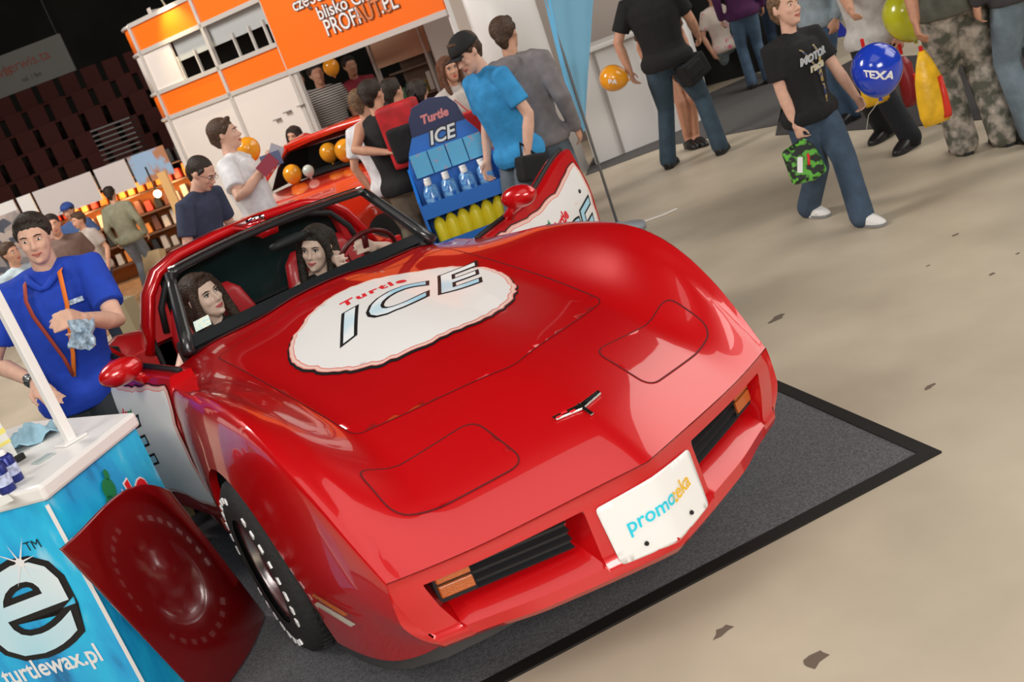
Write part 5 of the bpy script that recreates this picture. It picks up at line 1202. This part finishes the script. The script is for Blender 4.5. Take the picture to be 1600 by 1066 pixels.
balloon(at(957,122,9.15),.118,mat('orange balloon',(.90,.36,.02),.22,coat=.6),'glossy orange balloon held out low by the man in the black T-shirt',knot=Vector((CX*.95+CY*.1)),text='PA',tsz=.07)
# woman in heels hidden behind him
c=fl(1083,228); person('woman with bare tanned legs and black heels, behind the man in the black T-shirt',Vector((c.x,c.y)),facing(10),1.62,cloth('brown dress',(.12,.05,.03)),cloth('brown dress',(.12,.05,.03)),leather,DKH,hair='long',female=True,botk='skirt',voxel=.014,sk='b',face=False,feet=[fl(1078,232),fl(1092,228)])
# children far right
c=fl(1145,125); KD=person('child in a pink printed white T-shirt and pale jeans, far back',Vector((c.x,c.y)),facing(15),1.62,mat('pink print cotton',(.72,.62,.55),.8,col2=(.75,.12,.25),nscale=14,thr=(.30,.42)),cloth('pale denim',(.24,.30,.34)),leather,BRH,female=True,feet=[fl(1126,122),fl(1163,107)],voxel=.016,face=False,lean=(0,.0))
c=fl(1190,134); person('person in purple top and blue jeans, right of the pink printed T-shirt child',Vector((c.x,c.y)),facing(170),1.72,cloth('purple knit',(.07,.012,.07)),cloth('mid denim',(.07,.12,.19)),leather,DKH,topk='long',voxel=.016,face=False)
for k,(px,py,hd,m,lb) in enumerate([(1235,110,170,(.02,.03,.12),'person in dark navy clothes standing far behind the boy'),(1100,95,160,(.02,.02,.022),'person in dark clothes furthest back, left of the child in the pink print')]):
    c=fl(px,py); person(lb,Vector((c.x,c.y)),facing(hd),1.75,cloth('far cloth %d'%k,m),djeans,leather,DKH,topk='long',voxel=.018,face=False)
# the boy
f1=fl(1268,338);f2=fl(1350,352); c=(f1+f2)/2
BY=person('boy in a black printed T-shirt with a blue balloon, walking towards the camera',Vector((c.x+.02,c.y+.02)),facing(22),1.42,blackc,cloth('worn denim',(.045,.075,.12)),wshoe,LTH,hair='buzz',feet=[f1,f2],hR=at(1252,222,5.95),hL=at(1352,172,5.95),eR=-CX*1.0+Vector((0,.2,-.2)),voxel=.007,headdir=(2,6,4),sk='c',hcurl=(1.0,1.1),loose=1.32,build=1.12,hsc=1.14)
nk,F,Rr,U,pel=BY['nk'],BY['F'],BY['R'],BY['U'],BY['pel']; t=BY['t']
ch=lambda x,f,z: pel.lerp(nk,z)+Rr*x+F*f
mb=MB(); mb.tube([nk+Rr*.055,ch(.055,.085,.88),ch(.03,.145,.7),ch(-.01,.150,.45),ch(-.02,.145,.30)],.009,6,flat=.25); mb.tube([nk-Rr*.055,ch(-.055,.085,.88),ch(-.045,.145,.7),ch(-.02,.150,.45),ch(-.02,.145,.30)],.009,6,flat=.25); mb.tube([ch(-.02,.148,.30),ch(-.025,.140,.05)],.008,6,flat=.4)
mb.obj('lanyard',mat('gold and navy strap',(.45,.33,.10),.6,col2=(.03,.04,.12),nscale=45,thr=(.48,.52)),t,smooth=True)
FB=frameM(pel.lerp(nk,.62)+F*.126,-Rr,U)
def CB(x,y,l): 
    return pel.lerp(nk,.62)-Rr*-x+U*y+F*(.128*1-(x*x)*2.2+l) if False else pel.lerp(nk,.62)+Rr*(-x)+U*y+F*(.136-(x*x)*2.2+l)
for s,x,y,sz,m in(('MOTOR',-.0,.03,.055,mat('grey shirt print',(.45,.47,.48),.7)),('race',.0,-.025,.06,mat('cream shirt print',(.55,.5,.36),.7))):
    text_mb(s,sz,lambda u,v,l,x=x,y=y:CB(u+x,v+y+.1*u,l),.020,offset=.004,step=.02,shear=.2).obj('shirt_print',m,t)
gp=at(1260,252,5.88)
t=thing('gift_bag','green and black printed plastic bag with white marks held by the boy','bag',gp)
gm=mat('green black print',(.12,.45,.05),.35,col2=(.015,.02,.015),nscale=26,thr=(.46,.54),detail=1)
R6=Matrix((CX,-CY,-fw)).transposed()
gpoly=roundpoly([(-.145,.052),(-.02,.135),(.045,.09),(.118,-.055),(.05,-.11),(-.075,-.14),(-.115,-.03)],.018,3,4)
mb=MB(); mb.loft([[gp+R6@Vector((x*k,y*k,d)) for x,y in gpoly] for k,d in((.80,-.035),(.97,-.02),(1,0),(.97,.02),(.82,.032))]); mb.obj('bag_film',gm,t,smooth=False)
MB().tube([gp-CY*.06,gp-CY*.02-fw*.045,gp+CY*.03-fw*.05],.008,6).obj('red_cord',inkred,t,smooth=True)
mb=MB(); mb.box(gp-CX*.05-fw*.046+CY*.03,(.03,.004,.09),Matrix((CX,fw,-CY)).transposed()); mb.obj('white_mark',inkwhite,t)
bs=at(1370,106,5.6); balloon(bs,.136,mat('blue balloon',(.015,.055,.55),.2,coat=.8),'large blue balloon with white block lettering held by the boy',string=[at(1357,180,5.9),at(1352,215,5.92)],knot=Vector((0,0,-1))-CX*.1,text='TEXA',tsz=.075)
# people behind the boy
c=fl(1400,215); BP=person('person in a white shirt and black trousers striding behind the boy',Vector((c.x,c.y)),facing(-60),1.74,cloth('off white shirt',(.62,.60,.58)),cloth('black flares',(.008,.010,.014)),leather,DKH,feet=[fl(1425,230),fl(1385,215)],hR=at(1360,120,6.9)+Vector((0,0,.30)),voxel=.012,face=False,loose=1.15,topk='tshirt',build=1.1)
c=fl(1320,190); person('person in a faded denim jacket half hidden behind the boy and the blue balloon',Vector((c.x,c.y)),facing(-70),1.72,cloth('faded denim',(.28,.34,.38)),jeans,leather,BRH,topk='long',voxel=.014,face=False)
f1=fl(1508,240);f2=fl(1572,226); c=(f1+f2)/2
camo=mat('camouflage cloth',(.46,.40,.34),.85,col2=(.085,.085,.065),nscale=13,thr=(.40,.66),detail=3,bump=.3,bscale=16)
CA=person('person in baggy camouflage trousers carrying a yellow and red bag',Vector((c.x+.02,c.y+.02)),facing(170),1.84,cloth('khaki tee',(.10,.10,.08)),camo,mat('olive boot',(.10,.09,.07),.7),BRH,feet=[f2,f1],hL=at(1450,138,6.2)+Vector((0,0,.27)),eL=Vector((-.4,0,-.3)),voxel=.010,face=False,loose=1.35,build=1.1,sk='b')
c=at(1452,138,6.2)
def carrier(c,label,m1,m2,w=.11,h=.26,first=True):
    t=thing('carrier_bag',label,'bag',c)
    rr=[]
    for z,w_,d_ in((.20,.02,.015),(.14,.05,.03),(.05,w*.85,.05),(-.06,w,.06),(-.14,w,.055),(-.19,w*.85,.03)): rr.append([c+rt*(w_*math.cos(a)*(1+.08*math.sin(5*a)))+Vector((0,0,z*h/.26))+un*(d_*math.sin(a)) for a in [2*math.pi*i/24 for i in range(24)]])
    mb=MB(); mb.loft(rr); mb.obj('bag_film',m1,t,smooth=True)
    rr=[]
    for z,w_,d_ in((.05,.02,.052),(-.06,.03,.064),(-.14,.035,.06),(-.17,.03,.05)): rr.append([c+rt*(w*.62+w_*math.cos(a))+Vector((0,0,z*h/.26))+un*(.02+d_*.7*math.sin(a)) for a in [2*math.pi*i/14 for i in range(14)]])
    mb=MB(); mb.loft(rr); mb.obj('red_side',m2,t,smooth=True)
    MB().tube([c+Vector((0,0,.19)),c+Vector((0,0,.26))],.012,8).obj('bag_handle',mat('red film',(.62,.015,.02),.35),t)
ym=mat('yellow film',(.88,.50,.02),.35,noise=.15,nscale=12,bump=.3,bscale=20); rm=mat('red print film',(.75,.04,.02),.35)
carrier(c,'yellow and red plastic carrier bag hanging beside the camouflage trousers',ym,rm,.095,.30)
carrier(at(1360,120,6.9),'yellow plastic bag showing behind the blue balloon',ym,ym,.09,.26)
carrier(at(1418,128,6.9),'dark red plastic bag between the black trousers and the yellow carrier bag',mat('maroon film',(.30,.015,.02),.4),rm,.06,.22)
balloon(at(1418,20,6.5),.155,mat('yellow balloon',(.55,.55,.02),.25,coat=.6),'large yellow green balloon cut by the top edge above the red and yellow bag',knot=Vector((.1,0,-1)))
c=fl(1640,215); person('person in pale blue jeans and a dark top at the far right edge',Vector((c.x,c.y)),facing(180),1.80,cloth('charcoal knit',(.05,.045,.05)),cloth('pale blue denim',(.16,.21,.25)),leather,DKH,topk='long',voxel=.014,face=False,loose=1.1)
# stall visitors
c=fl(243,455); person('man in a grey green jacket and grey jeans facing the stall shelves',Vector((c.x,c.y)),facing(175),1.46,cloth('sage jacket',(.26,.25,.17)),cloth('pale grey jeans',(.19,.21,.24)),leather,DKH,topk='long',voxel=.014,face=False)
for k,(px,py,D_,m,hc,lb,hd) in enumerate([(83,352,9.5,(.16,.10,.08),DKH,'dark haired person in brown top, just right of the blue polo man',20),(125,345,11.5,(.42,.36,.32),BRH,'person in a pale shirt browsing at the stall, centre of the left background',-40),(15,398,8.5,(.45,.55,.6),BRH,'person in a pale top cut by the left edge, behind the blue polo man',60),(108,330,12.3,(.05,.10,.25),DKH,'person in a blue cap at the back of the stall',-10)]):
    h=at(px,py,D_); person(lb,Vector((h.x,h.y)),facing(hd),h.z+.11,cloth('visitor cloth %d'%k,m),djeans,leather,hc,voxel=.016,cap=mat('blue cap cloth',(.02,.06,.25),.8) if k==3 else None)
# people inside the booth
for k,(px,py,D_,m,lb) in enumerate([(492,112,12.6,None,'person in a black and white striped shirt inside the dark booth doorway'),(462,122,13.2,(.55,.52,.5),'person in a pale shirt at the left jamb of the booth doorway'),(545,100,13.4,(.30,.03,.05),'person in a dark red top deep inside the booth doorway')]):
    h=at(px,py,D_); person(lb,Vector((h.x,h.y)),facing(20),h.z+.11,mat('thin striped shirt',(.55,.52,.48),.8,col2=(.03,.03,.03),nscale=11,thr=(.48,.56),tex='wave') if m is None else cloth('inside cloth %d'%k,m),blackc,leather,DKH,voxel=.016,face=False)
balloon(at(517,104,12.4),.10,MATS['orange balloon'],'orange balloon inside the booth doorway')
# women in the sports car
skn=.40
w1=person('woman with long brown hair in the sports car\'s passenger seat, head turned aside',Vector((-.36,2.66,0)),facing(14),1.64,blackc,blackc,None,(.05,.022,.012),hair='long',female=True,seated=.41,lean=(.0,.0),feet=[(-.30,2.30,.26),(-.44,2.30,.26)],headdir=(34,4,-6),hR=(-.50,2.52,.86),hL=(-.22,2.42,.62),topk='vest',voxel=.007,sk='d')
w2=person('smiling dark haired woman in a black top in the sports car\'s driving seat',Vector((.22,2.68,0)),facing(0),1.60,blackc,blackc,None,DKH,hair='long',female=True,seated=.42,lean=(.0,.0),feet=[(.28,2.30,.26),(.14,2.30,.26)],headdir=(-18,2,14),hR=(.26,2.52,.98),hL=(.46,2.52,.97),topk='vest',voxel=.007,sk='d',smile=1)
# ---------------------------------------------------------------- second red car behind
rc=at(520,258,9.7); O2=Vector((rc.x,rc.y,0)); 
red2=mat('orange red paint',(.70,.025,.006),.25,coat=1)
car2=thing('coupe','bright red coupe with balloons behind its windshield, behind the sports car','car',O2)
fwd=Vector((-fw.x,-fw.y,0)).normalized(); fwd=Matrix.Rotation(-.5,3,'Z')@fwd; sdv=Vector((-fwd.y,fwd.x,0))
V2=lambda l,s,z: O2+fwd*l*1.05+sdv*s*1.14+Vector((0,0,z*1.03))   # l forward (towards nose), s sideways
sec=[]
for l,hw,zb_,zs_2,zt2 in((1.62,.55,.35,.48,.55),(1.55,.72,.25,.55,.64),(1.35,.82,.2,.66,.74),(.9,.86,.2,.76,.86),(.25,.87,.2,.84,.94),(-.3,.87,.2,.88,.93),(-.7,.87,.2,.90,.94),(-1.1,.84,.22,.90,.95),(-1.25,.74,.3,.8,.88)):
    sec.append([V2(l,x*hw,z) for x,z in((-.96,zb_),(-1.0,.45),(-1.0,zs_2-.06),(-.94,zs_2),(-.6,zt2-.01),(0,zt2),(.6,zt2-.01),(.94,zs_2),(1.0,zs_2-.06),(1.0,.45),(.96,zb_))])
mb=MB(); mb.loft(sec); smoothang(mb.obj('body_shell',red2,car2),50)
rf=[(.30,.92,.70),(-.25,1.24,.56),(-.9,1.27,.54),(-1.5,1.16,.56),(-1.9,.96,.66)]
mb=MB(); mb.loft([[V2(-.25+0.02,x*.55,1.24+dz) for x,dz in((-1,0),(-.5,.03),(0,.04),(.5,.03),(1,0))],[V2(-.6,x*.54,1.28+dz) for x,dz in((-1,0),(-.5,.03),(0,.04),(.5,.03),(1,0))],[V2(-.9,x*.55,1.18+dz) for x,dz in((-1,0),(-.5,.03),(0,.04),(.5,.03),(1,0))],[V2(-1.15,x*.66,.95+dz) for x,dz in((-1,0),(-.5,.01),(0,.01),(.5,.01),(1,0))]],cap=False,close=False); o=mb.obj('roof_panel',red2,car2,smooth=True); o.modifiers.new('t','SOLIDIFY').thickness=.03
mb=MB()
for s in(-1,1): mb.tube([V2(.32,s*.70,.93),V2(.02,s*.63,1.10),V2(-.25,s*.55,1.255),V2(-.6,s*.54,1.29),V2(-.9,s*.56,1.18),V2(-1.15,s*.66,.95)],.032,8)
mb.tube([V2(-.25,s*.55,1.255+.03*(1-s*s)) for s in(-1,-.5,0,.5,1)],.03,8); mb.obj('window_frame',red2,car2,smooth=True)
mb=MB(); mb.loft([[V2(.32-.05*s*s,s*.70,.935),] +[V2(.32-.57*k/4-.05*s*s*(1-k/4),s*(.70-.15*k/4),.935+.31*k/4) for k in range(1,5)] for s in(-1,-.6,-.2,.2,.6,1)],cap=False,close=False); mb.obj('windshield',glass,car2,smooth=True)
mb=MB(); mb.box(V2(-.35,0,.955),(1.0,.6,.02),Matrix((sdv,fwd,Vector((0,0,1)))).transposed()); mb.obj('dark_cabin',black,car2)
mb=MB(); mb.add([V2(-.62,-.66,.93),V2(-.62,.66,.93),V2(-.62,.55,1.27),V2(-.62,-.55,1.27),V2(.05,-.66,.93),V2(-.2,-.57,1.24),V2(.05,.66,.93),V2(-.2,.57,1.24)],[(0,1,2,3),(0,4,5,3),(1,6,7,2)]); mb.obj('cabin_blackout',black,car2,fix=False)  # black sheets stand in for shade, closing the cabin back and sides
for l,s in((1.0,-.78),(1.0,.78),(-.8,-.78),(-.8,.78)):
    w_=MB(); ax=Matrix((sdv,fwd,Vector((0,0,1)))).transposed(); w_.lathe([(0,-.1),(.2,-.1),(.29,-.10),(.31,-.07),(.31,.07),(.29,.10),(.2,.10),(.05,.11),(0,.11)],V2(l,s,.313),'x',28,ax); w_.obj('wheel',MATS['tyre rubber'],car2,smooth=True)
for k,(l,s,z,r_) in enumerate([(.0,-.42,1.03,.09),(-.12,.10,1.08,.105),(-.22,-.13,1.10,.09),(-.14,.36,1.07,.105)]):
    balloon(V2(l,s,z),r_,MATS['orange balloon'],'orange balloon inside the bright red coupe, %s'%['nearest its left pillar','in the middle of the glass','behind the middle balloon','towards its right pillar'][k],knot=Vector((0,0,-1)))
balloon(V2(.08,-.20,1.02),.055,mat('pale balloon',(.6,.66,.6),.25,coat=.5),'pale balloon inside the bright red coupe',knot=Vector((0,0,-1)))

car.location.z=.0045
